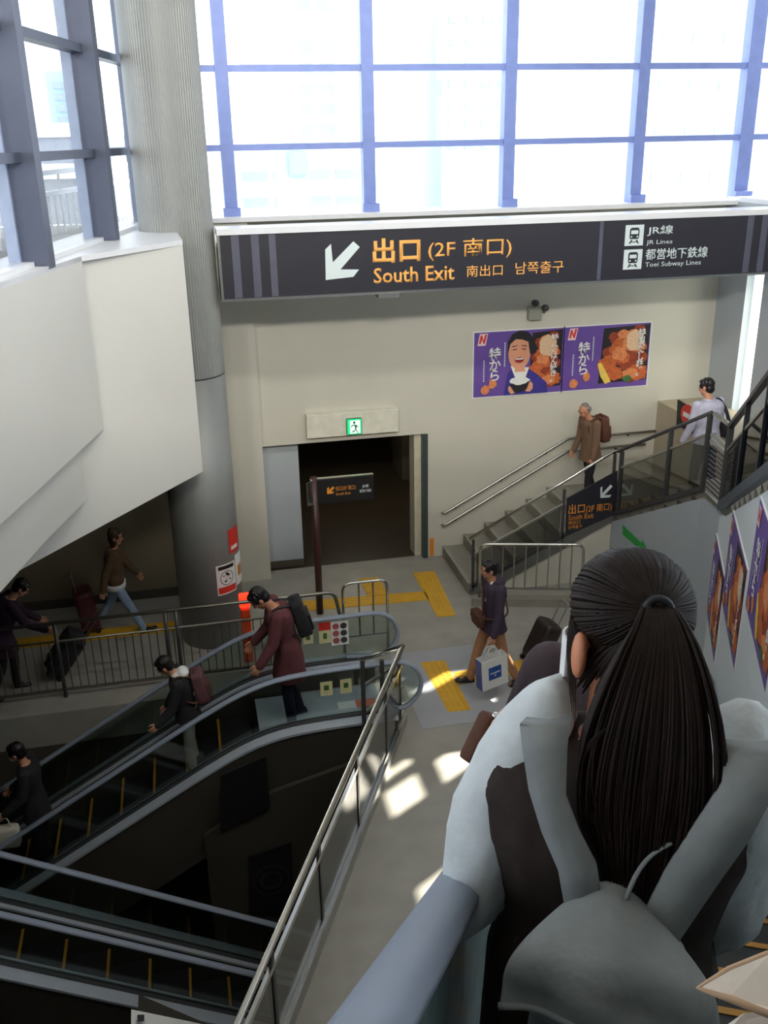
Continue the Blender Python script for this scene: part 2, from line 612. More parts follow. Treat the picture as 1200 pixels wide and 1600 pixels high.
# left parapet of folded white panels under the window
p2a = at_z(285, 375, 5.42); p2b = at_z(127, 400, 5.42); p1c = at_z(0, 441, 5.42)
n2 = (p2a - p2b).cross(ZUP).normalized()
n1 = (p2b - p1c).cross(ZUP).normalized()
ext1 = p2b + (p1c - p2b).normalized() * 6
m = MB()
pts = [V((p2b.x, p2b.y, 5.42)), at_pl(162.5, 671, p2b, n1), at_pl(0, 822, p2b, n1)]
low = pts[2] - pts[1]
q = pts[1] + low * ((ext1 - p2b).length / low.length * 0.93)
pts += [q, V((q.x, q.y, 5.42))]
m.prism(pts, -n1 * 0.22)
P1 = struct(m.build('trim_4', M_PANEL, bevel=0.006), 'nearest folded white parapet panel below the left window')
m = MB()
pts = [V((p2a.x, p2a.y, 5.42)), at_pl(317.5, 737, p2a, n2), at_pl(36, 889, p2a, n2)]
dl = (pts[2] - pts[1])
qq = pts[1] + dl * 1.5
m.prism(pts[:2] + [qq, V((qq.x, qq.y, 5.3)), V((p2b.x, p2b.y, 5.42)) - n1 * 0.1], -n2 * 0.22)
struct(m.build('trim_5', M_PANEL, bevel=0.006), 'farther white parapet panel ending beside the ribbed column')
m = MB()
pb = p2b - n1 * 0.1
pts = [at_pl(x, y, pb, n1) for x, y in ((122, 640), (135, 782), (78, 839), (0, 927), (-160, 1108), (-160, 800))]
m.prism(pts, -n1 * 0.1)
struct(m.build('trim_6', M_PANEL, bevel=0.006), 'small lower white soffit panel under the parapet')
m = MB()
a1, a0 = pw(13.0), pw(4.5)
ext1 = p2b + (p1c - p2b).normalized() * 2.6
m.prism([V((p2a.x, p2a.y, 5.421)), V((p2b.x, p2b.y, 5.421)), V((p1c.x, p1c.y, 5.421)), V((ext1.x, ext1.y, 5.421)), V((a0.x - 0.5, a0.y, 5.421)), V((a1.x - 0.5, a1.y, 5.421)), V((0.0, 12.2, 5.421))], (0, 0, -0.05))
struct(m.build('trim_7', M_SILL), 'white sill ledge of the left window')

# far window
W1 = sroot('window_1', (4.3, YF, 5.42))
mx = [-0.1, 0.80, 2.735, 4.765, 6.755, 8.48, 9.3]
tz = [6.29, 7.26, 8.23, 9.2]
for i, x in enumerate(mx):
    w = 0.085 if i in (1, 2, 3, 4) else 0.11
    m = MB(); m.box(x - w, x + w, YF + 0.04, YF + 0.24, 5.42, 9.8)
    mo = m.build('mullion', M_MULL, W1)
    if 0 < i < 6:
        m = MB(); m.box(x - w - 0.03, x + w + 0.03, YF - 0.06, YF + 0.04, 5.42, 5.53)
        m.build('foot', M_MULL, mo)
for z in tz:
    m = MB(); m.box(-0.1, 9.3, YF + 0.06, YF + 0.2, z - 0.04, z + 0.04)
    m.build('transom', M_MULL, W1)
m = MB(); m.box(-0.1, 9.3, YF + 0.12, YF + 0.13, 5.42, 9.8)
m.build('pane', G_WIN, W1)
m = MB(); m.box(0.4, XS, YF - 0.3, YF + 0.4, 5.36, 5.42); struct(m.build('trim_8', M_SILL), 'white sill ledge of the far window')

# left window
W2 = sroot('window_2', pw(8.3, 0, 5.42))
for s in (1.9, 4.05, 6.2, 8.33, 10.46, 12.6):
    c = pw(s, 0.06, 7.6)
    m = MB(); m.obox(c, WN * 0.12, WD * 0.075, ZUP * 2.2)
    mo = m.build('mullion', M_MULL2, W2)
    m = MB(); m.obox(pw(s, -0.1, 7.6), WN * 0.05, WD * 0.11, ZUP * 2.2)
    m.build('lit_frame_edge', mat('lit window frame edge', (178, 190, 214), 0.4), mo)  # pale tone paints the light on the frame's glass side
for z in tz:
    m = MB(); m.bar(pw(-8, 0, z), pw(14.0, 0, z), 0.14, 0.08); m.build('transom', M_MULL2, W2)
m = MB(); m.bar(pw(-8, 0, 7.6), pw(14.0, 0, 7.6), 0.01, 4.4); m.build('pane', G_WIN, W2)
m = MB(); m.bar(pw(-8, -0.1, 5.43), pw(14.0, -0.1, 5.43), 0.3, 0.06); m.build('frame_bottom', M_SILL, W2)

# far end of the right wall: ledge of the upper landing
m = MB(); m.box(7.4, XS, 10.0, YF, 0, 2.34); struct(m.build('wall_landing', mat('tan wall paint', (176, 164, 142), 0.6, var=0.04)))

# ------------------------------------------------------------------ column
C0 = V((0.03, 11.9, 0))
col = thing('column', 'tall round grey metal clad column with fine vertical ribs left of the exit sign', 'column', C0)
def ring(r, z, n=256, flute=0.0, k=64):
    return [C0 + V((math.cos(2 * math.pi * i / n) * (r + (flute if (i * k // n * 2) % 2 == 0 and (i % (n // k)) < n // k // 2 else 0)), math.sin(2 * math.pi * i / n) * (r + (flute if (i % (n // k)) < n // k // 2 else 0)), z)) for i in range(n)]
def ringf(r, z, n=336, k=84, f=0.006):
    q = n // k
    out = []
    for i in range(n):
        rr = r + (f if (i % q) < q / 2 else 0)
        t = 2 * math.pi * i / n
        out.append(C0 + V((math.cos(t) * rr, math.sin(t) * rr, z)))
    return out
m = MB(); m.loft([ringf(0.425, 3.70), ringf(0.425, 9.8)]); m.build('ribbed_shaft', M_COLUMN, col)
m = MB(); m.loft([ringf(0.43, z, 64, 16, 0) for z in (0, 3.68)]); m.build('smooth_shaft', M_COLUMN, col, smooth=False)
for f in col.children[-1].data.polygons:
    f.use_smooth = len(f.vertices) == 4
m = MB(); m.loft([ringf(0.424, z, 64, 16, 0) for z in (3.67, 3.71)]); m.build('seam_ring', M_DSTEEL, col)
def wrap(mb, a0, a1, z0, z1, r=0.433, n=10, th=0.003):
    """a sheet stuck round the column, angles from straight ahead towards the right"""
    inn, out = [], []
    for i in range(n + 1):
        t = R_(a0 + (a1 - a0) * i / n)
        d = V((math.sin(t), -math.cos(t), 0))
        inn.append(C0 + d * r); out.append(C0 + d * (r + th))
    for i in range(n):
        mb.prism([inn[i] + ZUP * z0, inn[i + 1] + ZUP * z0, inn[i + 1] + ZUP * z1, inn[i] + ZUP * z1], (out[i] + out[i + 1] - inn[i] - inn[i + 1]) / 2)
def wrap_poly(mb, ac, zc, pts, r=0.4375):
    mb.face([C0 + V((math.sin(R_(ac) + x / r), -math.cos(R_(ac) + x / r), 0)) * r + ZUP * (zc + z) for x, z in pts])
s1 = thing('notice', 'white and red notice sheet with round symbol wrapped on the column', 'notice', C0 + V((0.2, -0.4, 0.78)))
m = MB(); wrap(m, 12, 52, 0.78, 1.21); m.build('sheet', M_WHITE, s1)
m = MB(); wrap(m, 14, 50, 0.80, 0.89, 0.4365, th=0.002); m.build('red_band', M_REDP, s1)
m = MB(); wrap(m, 16, 48, 1.14, 1.19, 0.4365, th=0.002); m.build('header', M_BLACK, s1)
m = MB()
for rr0, rr1 in ((0.105, 0.095),):
    for i in range(20):
        t0, t1 = 2 * math.pi * i / 20, 2 * math.pi * (i + 1) / 20
        wrap_poly(m, 32, 1.01, [(rr0 * math.cos(t0), rr0 * math.sin(t0)), (rr0 * math.cos(t1), rr0 * math.sin(t1)), (rr1 * math.cos(t1), rr1 * math.sin(t1)), (rr1 * math.cos(t0), rr1 * math.sin(t0))])
m.build('ring_symbol', M_DSTEEL, s1)
m = MB()
wrap_poly(m, 32, 1.01, [(-0.05, -0.05), (-0.02, -0.06), (0.05, 0.04), (0.02, 0.06)])
wrap_poly(m, 32, 1.01, [(-0.06, 0.03), (-0.05, 0.05), (0.06, -0.02), (0.05, -0.045)])
wrap_poly(m, 32, 1.03, [(-0.02, 0.02), (0.02, 0.02), (0.02, 0.06), (-0.02, 0.06)])
m.build('figure_symbol', M_BLACK, s1)
s2 = thing('notice', 'narrow white notice with an orange patch at the right side of the column', 'notice', C0 + V((0.4, -0.2, 0.8)))
m = MB(); wrap(m, 54, 84, 0.83, 1.27); m.build('sheet', M_WHITE, s2)
m = MB(); wrap(m, 60, 78, 0.95, 1.1, 0.4365, th=0.002); m.build('orange_patch', mat('orange print', (206, 140, 60), 0.5), s2)
s3 = thing('sticker', 'red sticker with a white strip higher up on the column', 'sticker', C0 + V((0.35, -0.25, 1.3)))
m = MB(); wrap(m, 42, 74, 1.32, 1.66); m.build('sheet', M_REDP, s3)
m = MB(); wrap(m, 46, 66, 1.37, 1.42, 0.4365, th=0.002); m.build('white_strip', M_WHITE, s3)

# ------------------------------------------------------------------ outside
GZ = -7.0
m = MB(); m.box(-60, 60, 17.5, 90, GZ - 0.3, GZ)
struct(m.build('ground_street', mat('pale street', (196, 196, 190), 0.8)))
M_B1 = mat('pale building wall', (196, 198, 200), 0.8, var=0.02)
M_B2 = mat('pale blue building wall', (164, 192, 206), 0.8, var=0.02)
M_BW = mat('building window', (150, 166, 182), 0.5, var=0.05)
M_RAILW = mat('white painted rail', (226, 230, 234), 0.5, var=0.02)
def building(label, x0, x1, y0, y1, h, m, cols, rows, wz0, wz1, wx0, wx1, ww, wh, ff=0):
    b = thing('building', label, 'building', ((x0 + x1) / 2, (y0 + y1) / 2, GZ))
    q = MB(); q.box(x0, x1, y0, y1, GZ, h); q.build('walls', m, b)
    q = MB(); q.box(x0 - 0.3, x1 + 0.3, y0 - 0.3, y1 + 0.3, h, h + 0.5); q.build('roof', M_B1, b)
    for i in range(cols):
        for k in range(rows):
            x = wx0 + (wx1 - wx0) * (i / max(1, cols - 1))
            z = wz0 + (wz1 - wz0) * (k / max(1, rows - 1))
            q = MB(); q.box(x - ww / 2, x + ww / 2, y0 - 0.08, y0 + 0.1, z - wh / 2, z + wh / 2)
            q.build('window', M_BW, b)
def bx(px, y):
    return at_y(px, 150, y).x
def bz(py, y):
    return at_y(600, py, y).z
building('tall pale tower with a column of dark windows behind the far window', bx(400, 55), bx(580, 55), 55, 65, 22, M_B1, 2, 7, bz(200, 55), bz(8, 55), bx(480, 55), bx(512, 55), 0.7, 0.5)
building('pale blue glass tower behind the middle of the far window', bx(690, 60), bx(800, 60), 60, 70, 20, M_B2, 4, 7, bz(230, 60), bz(30, 60), bx(708, 60), bx(785, 60), 0.6, 0.4)
building('low wide pale building with long windows at the right of the far window', bx(1010, 40), bx(1260, 40), 40, 50, 17, M_B1, 4, 4, bz(290, 40), bz(60, 40), bx(1040, 40), bx(1180, 40), 0.8, 0.4)
building('low pale building at street level behind the left of the far window', bx(345, 36), bx(575, 36), 36, 44, bz(235, 36), M_B1, 4, 2, bz(310, 36), bz(270, 36), bx(390, 36), bx(540, 36), 0.9, 0.3)
bl = thing('building', 'pale blue office block with rows of windows outside the left window', 'building', at_y(105, 230, 45) * 1.0)
bl.location.z = GZ
q = MB(); q.box(bx(74, 45), bx(128, 45), 45, 50, GZ, bz(108, 45)); q.build('walls', M_B2, bl)
for i in range(3):
    for k in range(4):
        x = bx(92 + 14 * i, 45); z = bz(180 - 17 * k, 45)
        q = MB(); q.box(x - 0.18, x + 0.18, 44.92, 45.1, z - 0.13, z + 0.13); q.build('window', M_BW, bl)
tw = thing('building', 'low pale teal block beside the column of windows outside the far window', 'building', (bx(455, 30), 30, GZ))
q = MB(); q.box(bx(440, 30), bx(478, 30), 30, 33, GZ, bz(212, 30)); q.build('walls', M_B2, tw)
q = MB(); q.box(bx(446, 30), bx(472, 30), 29.9, 30.1, bz(270, 30), bz(235, 30)); q.build('window', M_BW, tw)
# elevated road
rd = thing('elevated_road', 'pale elevated road with parapets outside the left window', 'bridge', (-8, 30, GZ))
for zc, h, y in ((bz(205, 26), 0.75, 26), (bz(262, 26), 1.0, 24)):
    q = MB(); q.box(-30, bx(225, y), y, y + 5, zc - h, zc); q.build('deck', mat('road concrete', (150, 156, 166), 0.8), rd)
    q = MB(); q.box(-30, bx(225, y), y - 0.1, y + 0.1, zc, zc + 0.32); q.build('parapet', M_RAILW, rd)
for x in (-14, -9):
    q = MB(); q.box(x - 0.5, x + 0.5, 26, 28, GZ, bz(285, 26)); q.build('pier', M_B1, rd)
# terrace rail
tr = thing('railing', 'white terrace railing outside the left window', 'railing', (-4, 13, 5.05))
ta, tb = pw(7.0, -1.2, 5.05), pw(16.5, -1.2, 5.05)
n = 38
for z in (0.12, 0.75, 1.0):
    q = MB(); q.bar(ta + ZUP * z, tb + ZUP * z, 0.05, 0.06); q.build('rail', M_RAILW, tr)
for i in range(n + 1):
    p = ta.lerp(tb, i / n)
    q = MB(); q.bar(p, p + ZUP * (0.75 if i % 6 else 1.0), 0.03, 0.03, V((1, 0, 0))); q.build('baluster', M_RAILW, tr)

# ------------------------------------------------------------------ stairs on the right
M_STAIR = mat('grey stair stone', (140, 136, 126), 0.6, var=0.08)
M_NOSE = mat('pale step nosing', (150, 148, 138), 0.6)
YS = 12.2
st = thing('staircase', 'grey stairs climbing along the poster wall from the lower floor', 'stairs', (3.8, 12.9, 0))
NR1 = 6
for k in range(NR1):
    z = 1.03 * (k + 1) / NR1
    x = 3.8 + 0.35 * k
    q = MB(); q.box(x, 5.9 if k == NR1 - 1 else x + 0.36, YS + 0.03, YF - 0.005, z - 0.172 if k else 0, z)
    o = q.build('step', M_STAIR, st, bevel=0.008)
    q = MB(); q.box(x - 0.004, x + 0.05, YS + 0.04, YF - 0.01, z - 0.002, z + 0.004); q.build('nosing', M_NOSE, o)
q = MB()
q.prism([V((3.8, YS + 0.05, 0)), V((5.9, YS + 0.05, 0)), V((5.9, YS + 0.05, 0.86)), V((5.56, YS + 0.05, 0.68))], (0, YF - YS - 0.06, 0)); q.build('base', M_STAIR, st)
q = MB(); q.box(5.9, 7.4, YS + 0.03, YF - 0.005, 0, 1.03); q.build('landing', M_STAIR, st, bevel=0.005)
q = MB(); q.prism([V((3.82, YS - 0.02, 0.0)), V((3.82, YS - 0.02, 0.08)), V((5.95, YS - 0.02, 1.10)), V((6.03, YS - 0.02, 1.10)), V((6.03, YS - 0.02, 0.96)), V((4.03, YS - 0.02, 0.0))], (0, 0.05, 0))
q.build('stringer', mat('grey stringer', (104, 104, 100), 0.5), st)
NR2 = 7
y0_, y1_ = YS, 9.85
for k in range(NR2):
    z = 1.03 + 1.27 * (k + 1) / NR2
    yy = y0_ - (y0_ - y1_) * k / NR2
    q = MB(); q.box(6.08, 7.39, y1_ - 0.02 if k == NR2 - 1 else yy - 0.36, yy, z - 0.19, z); q.build('step', M_STAIR, st, bevel=0.008)
B_ = V((6.0, 9.83, 0)); B2_ = PE(10.95, 1.24, 0)
LW = PE(10.95, 2.78, 0)
q = MB(); q.prism([V((p[0], p[1], 2.3)) for p in ((6.06, 9.83), (B2_.x + 0.05, B2_.y), (LW.x, LW.y), (8.2, 9.98), (7.4, 9.83))], (0, 0, -0.2)); q.build('upper_landing', M_STAIR, st)
for k in range(22):
    z = 2.3 + 0.162 * (k + 1)
    s = 10.6 - 0.33 * k
    q = MB()
    a, b, c, d = PE(s, 1.3, z), PE(s, 2.78, z), PE(s - 0.35, 2.78, z), PE(s - 0.35, 1.3, z)
    q.prism([a, b, c, d], (0, 0, -0.17)); q.build('step', M_STAIR, st)
# walls below the flights
q = MB(); q.prism([V((6.03, YS, 0)), V((6.03, YS, 0.95)), V((6.03, 9.83, 2.2)), V((6.03, 9.83, 0))], (0.05, 0, 0)); struct(q.build('wall_stair_side', M_WALLG))
q = MB(); q.prism([V((6.03, 9.83, 0)), V((B2_.x, B2_.y, 0)), V((B2_.x, B2_.y, 2.2)), V((6.03, 9.83, 2.2))], (0.05, 0, 0)); struct(q.build('wall_stair_corner', M_WALLG))
q = MB(); q.prism([V((3.9, YS + 0.01, 0)), V((6.03, YS + 0.01, 0)), V((6.03, YS + 0.01, 0.93)), V((5.9, YS + 0.01, 0.90))], (0, 0.03, 0)); struct(q.build('wall_stair_front', M_WALL))
def pl(s, z, l=1.24):
    return PE(s, l, z)
M_PWALL = mat('cool white poster wall', (222, 230, 234), 0.5, var=0.03, scale=1.0)
q = MB(); q.prism([pl(10.95, 0), pl(10.95, 2.2), pl(10.6, 2.3), pl(3.4, 5.8), pl(-9, 5.8), pl(-9, 0)], EV * 0.05); struct(q.build('wall_right_posters', M_PWALL))
# upper floor behind the photographer
q = MB()
q.prism([PE(-2.45, -3.0, 5.86), PE(-2.45, 1.3, 5.86), PE(3.3, 1.3, 5.86), PE(3.3, 2.8, 5.86), PE(-9, 2.8, 5.86), PE(-9, -3.0, 5.86)], (0, 0, -0.3)); struct(q.build('floor_upper', M_FLOOR))

# ------------------------------------------------------------------ stair guards
def post(mb, p, z0, z1, w=0.05, d=0.03, ax=V((1, 0, 0))):
    mb.bar(V((p.x, p.y, z0)), V((p.x, p.y, z1)), w, d, ax)
gA = thing('glass_balustrade', 'smoked glass stair guard with steel handrail on the lower flight by the poster wall', 'railing', (4.9, YS, 0.3))
ra, rb = V((3.80, YS, 0.90)), V((5.97, YS, 2.06))
def sA(x, off):
    return V((x, YS, 0.06 + (x - 3.8) * 0.478 + off))
q = MB(); q.tube([ra, rb, rb + V((0.14, 0, 0.0))], 0.025, 10); q.build('top_rail', M_CHROME, gA, smooth=True)
q = MB(); q.bar(sA(3.85, 0.56), sA(5.98, 0.56), 0.03, 0.03); q.build('mid_rail', M_STEEL, gA)
for x in (3.86, 5.24, 6.0):
    q = MB(); post(q, V((x, YS, 0)), sA(x, -0.03).z, sA(x, 0.8).z if x < 5.9 else 2.03); q.build('post', M_DSTEEL, gA)
for x0, x1 in ((3.92, 5.2),):
    q = MB(); q.prism([sA(x0, 0.08), sA(x1, 0.08), sA(x1, 0.53), sA(x0, 0.53)], (0, 0.012, 0)); q.build('glass_pane', G_DARK, gA)
q = MB(); q.bar(sA(3.85, 0.05), sA(5.98, 0.05), 0.05, 0.05); q.build('bottom_rail', M_DSTEEL, gA)
# sign in the guard
sg = thing('sign_panel', 'black slanted exit sign with arrow fixed in the stair guard', 'sign', (5.66, YS - 0.03, 0.8))
c4 = [at_y(*p, YS - 0.03) for p in ((884, 838), (963, 803), (965, 736), (886, 779))]
q = MB(); q.prism(c4, (0, 0.025, 0)); q.build('board', M_SIGNB, sg)
XA, ZA = V((1, 0, 0)), V((0, 0, 1))
def onY(px, py, y):
    return at_y(px, py, y)
def txt_px(body, m, parent, x0, yb, x1, yt, yp, **k):
    """letters whose lower left is at (x0,yb), upper left at (x0,yt) and right end at x1, on the plane y=yp"""
    a = at_y(x0, yb, yp); b = at_y(x1, yb, yp); c = at_y(x0, yt, yp)
    return text(body, m, parent, a, XA, ZA, w=b.x - a.x, h=c.z - a.z, **k)
def arrow_px(m, parent, pts, yp, name='arrow'):
    q = MB(); q.prism([at_y(x, y, yp) for x, y in pts], (0, -0.003, 0)); return q.build(name, m, parent)
yp = YS - 0.031
M_ORD = mat('orange sign letters lower', (236, 150, 50), 0.6, var=0.0)
txt_px('出口', M_ORD, sg, 888, 804, 913, 789, yp, bold=0.01)
txt_px('(2F 南口)', M_ORD, sg, 915, 803, 955, 789, yp)
txt_px('South Exit', M_ORD, sg, 888, 813, 927, 805, yp)
txt_px('南出口', M_ORD, sg, 888, 820, 906, 814, yp)
txt_px('남쪽출구', M_ORD, sg, 888, 827, 909, 821.5, yp)
arrow_px(M_PALE, sg, [(938, 762), (941, 760), (941, 771), (954, 757), (957, 760), (944, 774), (955, 773), (953, 777), (938, 778)], yp)

gB = thing('glass_balustrade', 'smoked glass stair guard with dark posts on the flight turning towards the viewer', 'railing', (6.05, 11, 1.0))
def sB(y, off):
    return V((6.05, y, 1.06 + (YS - y) * 0.528 + off))
q = MB(); q.tube([V((6.05, YS + 0.1, 2.06)), V((6.05, YS, 2.06)), sB(9.86, 0.98)], 0.025, 10); q.build('top_rail', M_DSTEEL, gB, smooth=True)
q = MB(); q.bar(sB(YS - 0.1, 0.72), sB(9.9, 0.72), 0.03, 0.03); q.build('mid_rail', M_STEEL, gB)
q = MB(); q.bar(sB(YS, 0.02), sB(9.86, 0.02), 0.06, 0.06); q.build('bottom_rail', M_DSTEEL, gB)
for y in (YS - 0.12, 10.75, 9.88):
    q = MB(); post(q, V((6.05, y, 0)), sB(y, 0).z, sB(y, 0.97).z, 0.05, 0.05); q.build('post', M_DSTEEL, gB)
for y0, y1 in ((YS - 0.16, 10.8), (10.7, 9.93)):
    q = MB(); q.prism([sB(y0, 0.06), sB(y1, 0.06), sB(y1, 0.70), sB(y0, 0.70)], (0.012, 0, 0)); q.build('glass_pane', G_DARK, gB)
gC = thing('railing', 'short corner guard with a slatted panel and pale rails on the upper landing', 'railing', (6.0, 9.55, 2.25))
ca, cb = V((6.05, 9.80, 2.28)), V((B2_.x + 0.02, B2_.y + 0.02, 2.28))
for z, mm in ((0.0, M_STEEL), (0.66, M_STEEL), (0.74, M_STEEL), (1.0, M_STEEL)):
    q = MB(); q.bar(ca + ZUP * z, cb + ZUP * z, 0.04, 0.04); q.build('rail', mm, gC)
for i in range(10):
    z = 0.08 + 0.058 * i
    q = MB(); q.bar(ca + ZUP * z, cb + ZUP * z, 0.012, 0.022); q.build('slat', M_DSTEEL, gC)
q = MB(); q.bar(cb, cb + ZUP * 1.02, 0.07, 0.05, V((1, 0, 0))); q.build('post', M_DSTEEL, gC)
gD = thing('glass_balustrade', 'dark glass guard with black rail on the upper flight above the wall posters', 'railing', pl(8, 3.4))
def sD(s, off):
    return PE(s, 1.24, 2.27 + (10.95 - s) * 0.489 + off)
M_GBLK = mat('black blue rail', (38, 42, 54), 0.35, 0.5)
q = MB(); q.bar(sD(10.9, 1.0), sD(3.6, 1.0), 0.06, 0.05); q.build('top_rail', M_GBLK, gD)
q = MB(); q.bar(sD(10.9, 0.72), sD(3.6, 0.72), 0.03, 0.03); q.build('mid_rail', M_STEEL, gD)
q = MB(); q.bar(sD(10.95, 0.04), sD(3.6, 0.04), 0.08, 0.1); q.build('bottom_rail', mat('slate blue channel', (84, 94, 110), 0.4, 0.4), gD)
G_DARK2 = glass('black tinted glass', (0.10, 0.11, 0.12), 0.1)
for i in range(6):
    s0, s1 = 10.9 - 1.22 * i, 10.9 - 1.22 * (i + 1)
    q = MB(); q.bar(sD(s1, 0.02), sD(s1, 1.0), 0.05, 0.04, EU); q.build('post', M_GBLK, gD)
    q = MB(); q.prism([sD(s0 - 0.03, 0.1), sD(s1 + 0.03, 0.1), sD(s1 + 0.03, 0.7), sD(s0 - 0.03, 0.7)], EV * 0.012); q.build('glass_pane', G_DARK2, gD)

# wall handrails
for nm, dz, lb in (('handrail', 0, 'upper steel handrail on the poster wall beside the stairs'), ('handrail', -0.21, 'lower steel handrail on the poster wall beside the stairs')):
    h = thing(nm, lb, 'handrail', (5.4, YF - 0.1, 0.9 + dz))
    y = YF - 0.09
    x0 = 3.79
    pth = rounded([V((x0, YF - 0.01, 0.76 + dz)), V((x0, y, 0.77 + dz)), V((5.85, y, 1.86 + dz)), V((7.36 if dz == 0 else 7.2, y, 1.86 + dz))], 0.06)
    q = MB(); q.tube(pth, 0.021, 10); q.build('rail', M_STEEL, h, smooth=True)
    for x in (4.0, 4.75, 5.5, 6.1, 6.9):
        z = (0.77 + (x - x0) * 0.529 if x < 5.85 else 1.86) + dz
        q = MB(); q.tube([V((x, y, z)), V((x, y + 0.03, z - 0.05)), V((x, YF, z - 0.05))], 0.011, 6); q.build('bracket', M_DSTEEL, h)

# low rail in front of the stairs
lr = thing('railing', 'low steel railing with upright bars before the foot of the stairs', 'railing', (4.6, 11.65, 0))
la, lb_ = V((3.86, 11.86, 0)), V((5.27, 11.47, 0))
ld_ = (lb_ - la).normalized()
q = MB(); q.tube(rounded([la + ZUP * 0.12, la + ZUP * 0.96, lb_ + ZUP * 0.96, lb_ + ZUP * 0.12], 0.12), 0.022, 10); q.build('top_rail', M_CHROME, lr, smooth=True)
q = MB(); q.bar(la + ZUP * 0.26, lb_ + ZUP * 0.26, 0.025, 0.025); q.build('bottom_rail', M_STEEL, lr)
for i in range(1, 9):
    p = la.lerp(lb_, i / 9)
    q = MB(); q.tube([p + ZUP * 0.26, p + ZUP * 0.95], 0.011, 6); q.build('baluster', M_STEEL, lr)
q = MB(); q.bar(la - ld_ * 0.1 + ZUP * 0.06, lb_ + ld_ * 0.1 + ZUP * 0.06, 0.14, 0.12); q.build('curb', M_STAIR, lr)

# ------------------------------------------------------------------ things on the walls
# partition sign with no-entry disc
ne = thing('sign_panel', 'black panel with a red no entry disc on the landing partition', 'sign', (7.39, 12.3, 2.1))
n4 = [at_x(*p, 7.39) for p in ((1060, 624), (1110, 654), (1110, 692), (1058, 664))]
q = MB(); q.prism(n4, (-0.015, 0, 0)); q.build('board', M_BLACK, ne)
cc = at_x(1076, 650, 7.37)
q = MB(); q.prism([cc + V((0, 0.23 * math.cos(t * math.pi / 16), 0.17 * math.sin(t * math.pi / 16))) for t in range(32)], (-0.006, 0, 0)); q.build('disc', M_REDP, ne)
q = MB(); q.box(cc.x - 0.012, cc.x - 0.004, cc.y - 0.15, cc.y + 0.15, cc.z - 0.035, cc.z + 0.035); q.build('bar', M_WHITE, ne)

ga = thing('arrow_sticker', 'green arrow sticker on the wall under the stair landing', 'sticker', (6.02, 11.4, 0.9))
q = MB(); q.prism([at_x(x, y, 6.025) for x, y in ((973, 820), (1003, 849), (1003, 842), (1014, 862), (996, 864), (998, 857), (973, 835))], (-0.004, 0, 0)); q.build('arrow', M_GREEN, ga)

# exit light over the passage
ex = thing('wall_box', 'long white panel box over the dark passage', 'box', (2.36, YF, 2.22))
a = at_y(479, 684, YF - 0.14); b = at_y(620, 671, YF - 0.14)
q = MB(); q.box(1.66, 3.06, YF - 0.14, YF, 2.21, 2.57); q.build('housing', mat('cream sign box', (222, 220, 204), 0.5), ex, bevel=0.008)
el = thing('exit_light', 'lit green emergency exit sign with running figure on the white panel box', 'sign', (2.37, YF - 0.15, 2.24))
q = MB(); q.box(2.255, 2.485, YF - 0.19, YF - 0.14, 2.235, 2.485); q.build('case', mat('green case', (30, 130, 80), 0.4), el, bevel=0.006)
q = MB(); q.box(2.265, 2.475, YF - 0.194, YF - 0.19, 2.245, 2.475); q.build('lit_face', mat('lit green face', (20, 170, 100), 0.4, emit=(30, 220, 130), estr=0.7), el)
M_LITW = mat('lit white symbol', (240, 255, 246), 0.4, emit=(225, 255, 235), estr=1.1)
q = MB(); q.box(2.305, 2.455, YF - 0.197, YF - 0.194, 2.258, 2.455); q.build('lit_door', M_LITW, el)
M_EXG = mat('dark green figure', (10, 90, 50), 0.5, emit=(10, 110, 60), estr=0.4)
q = MB()
yq = YF - 0.199
def efig(pts):
    q.prism([V((2.38 + x, yq, 2.35 + z)) for x, z in pts], (0, 0.002, 0))
efig([(-0.012 + 0.022 * math.cos(t * math.pi / 6), 0.075 + 0.022 * math.sin(t * math.pi / 6)) for t in range(12)])
efig([(-0.02, 0.05), (0.02, 0.04), (0.03, -0.02), (0.0, -0.02)])
efig([(-0.02, 0.05), (-0.06, 0.03), (-0.065, 0.0), (-0.05, 0.0), (-0.045, 0.018), (-0.015, 0.03)])
efig([(0.02, 0.04), (0.055, 0.01), (0.05, -0.005), (0.015, 0.02)])
efig([(0.0, -0.02), (-0.02, -0.05), (-0.055, -0.06), (-0.055, -0.078), (-0.01, -0.07), (0.018, -0.02)])
efig([(0.012, -0.02), (0.03, -0.05), (0.055, -0.09), (0.04, -0.095), (0.012, -0.055), (0.002, -0.02)])
q.build('running_figure', M_EXG, el)

# emergency lamp unit over the poster
wc = thing('wall_lamp', 'small grey twin lamp unit on the wall above the posters', 'lamp', (5.2, YF, 3.77))
q = MB(); q.box(5.10, 5.30, YF - 0.13, YF, 3.78, 3.98); q.build('case', mat('grey lamp case', (150, 152, 140), 0.5), wc, bevel=0.012)
for dx, dz in ((-0.02, 0.1), (0.14, 0.02)):
    q = MB(); q.tube([V((5.2 + dx, YF - 0.10, 3.92 + dz - 0.06)), V((5.2 + dx, YF - 0.12, 3.92 + dz))], 0.015, 8)
    q.ell((5.2 + dx, YF - 0.14, 3.94 + dz), (0.06, 0.075, 0.05)); q.build('lamp_head', M_DSTEEL, wc, smooth=True)

# little orange strip at the passage corner
os_ = thing('orange_strip', 'upright orange strip on the wall corner right of the passage', 'strip', (3.62, YF, 0.03))
q = MB(); q.box(3.59, 3.65, YF - 0.02, YF, 0.03, 0.33); q.build('strip', mat('orange strip', (240, 140, 30), 0.5), os_)

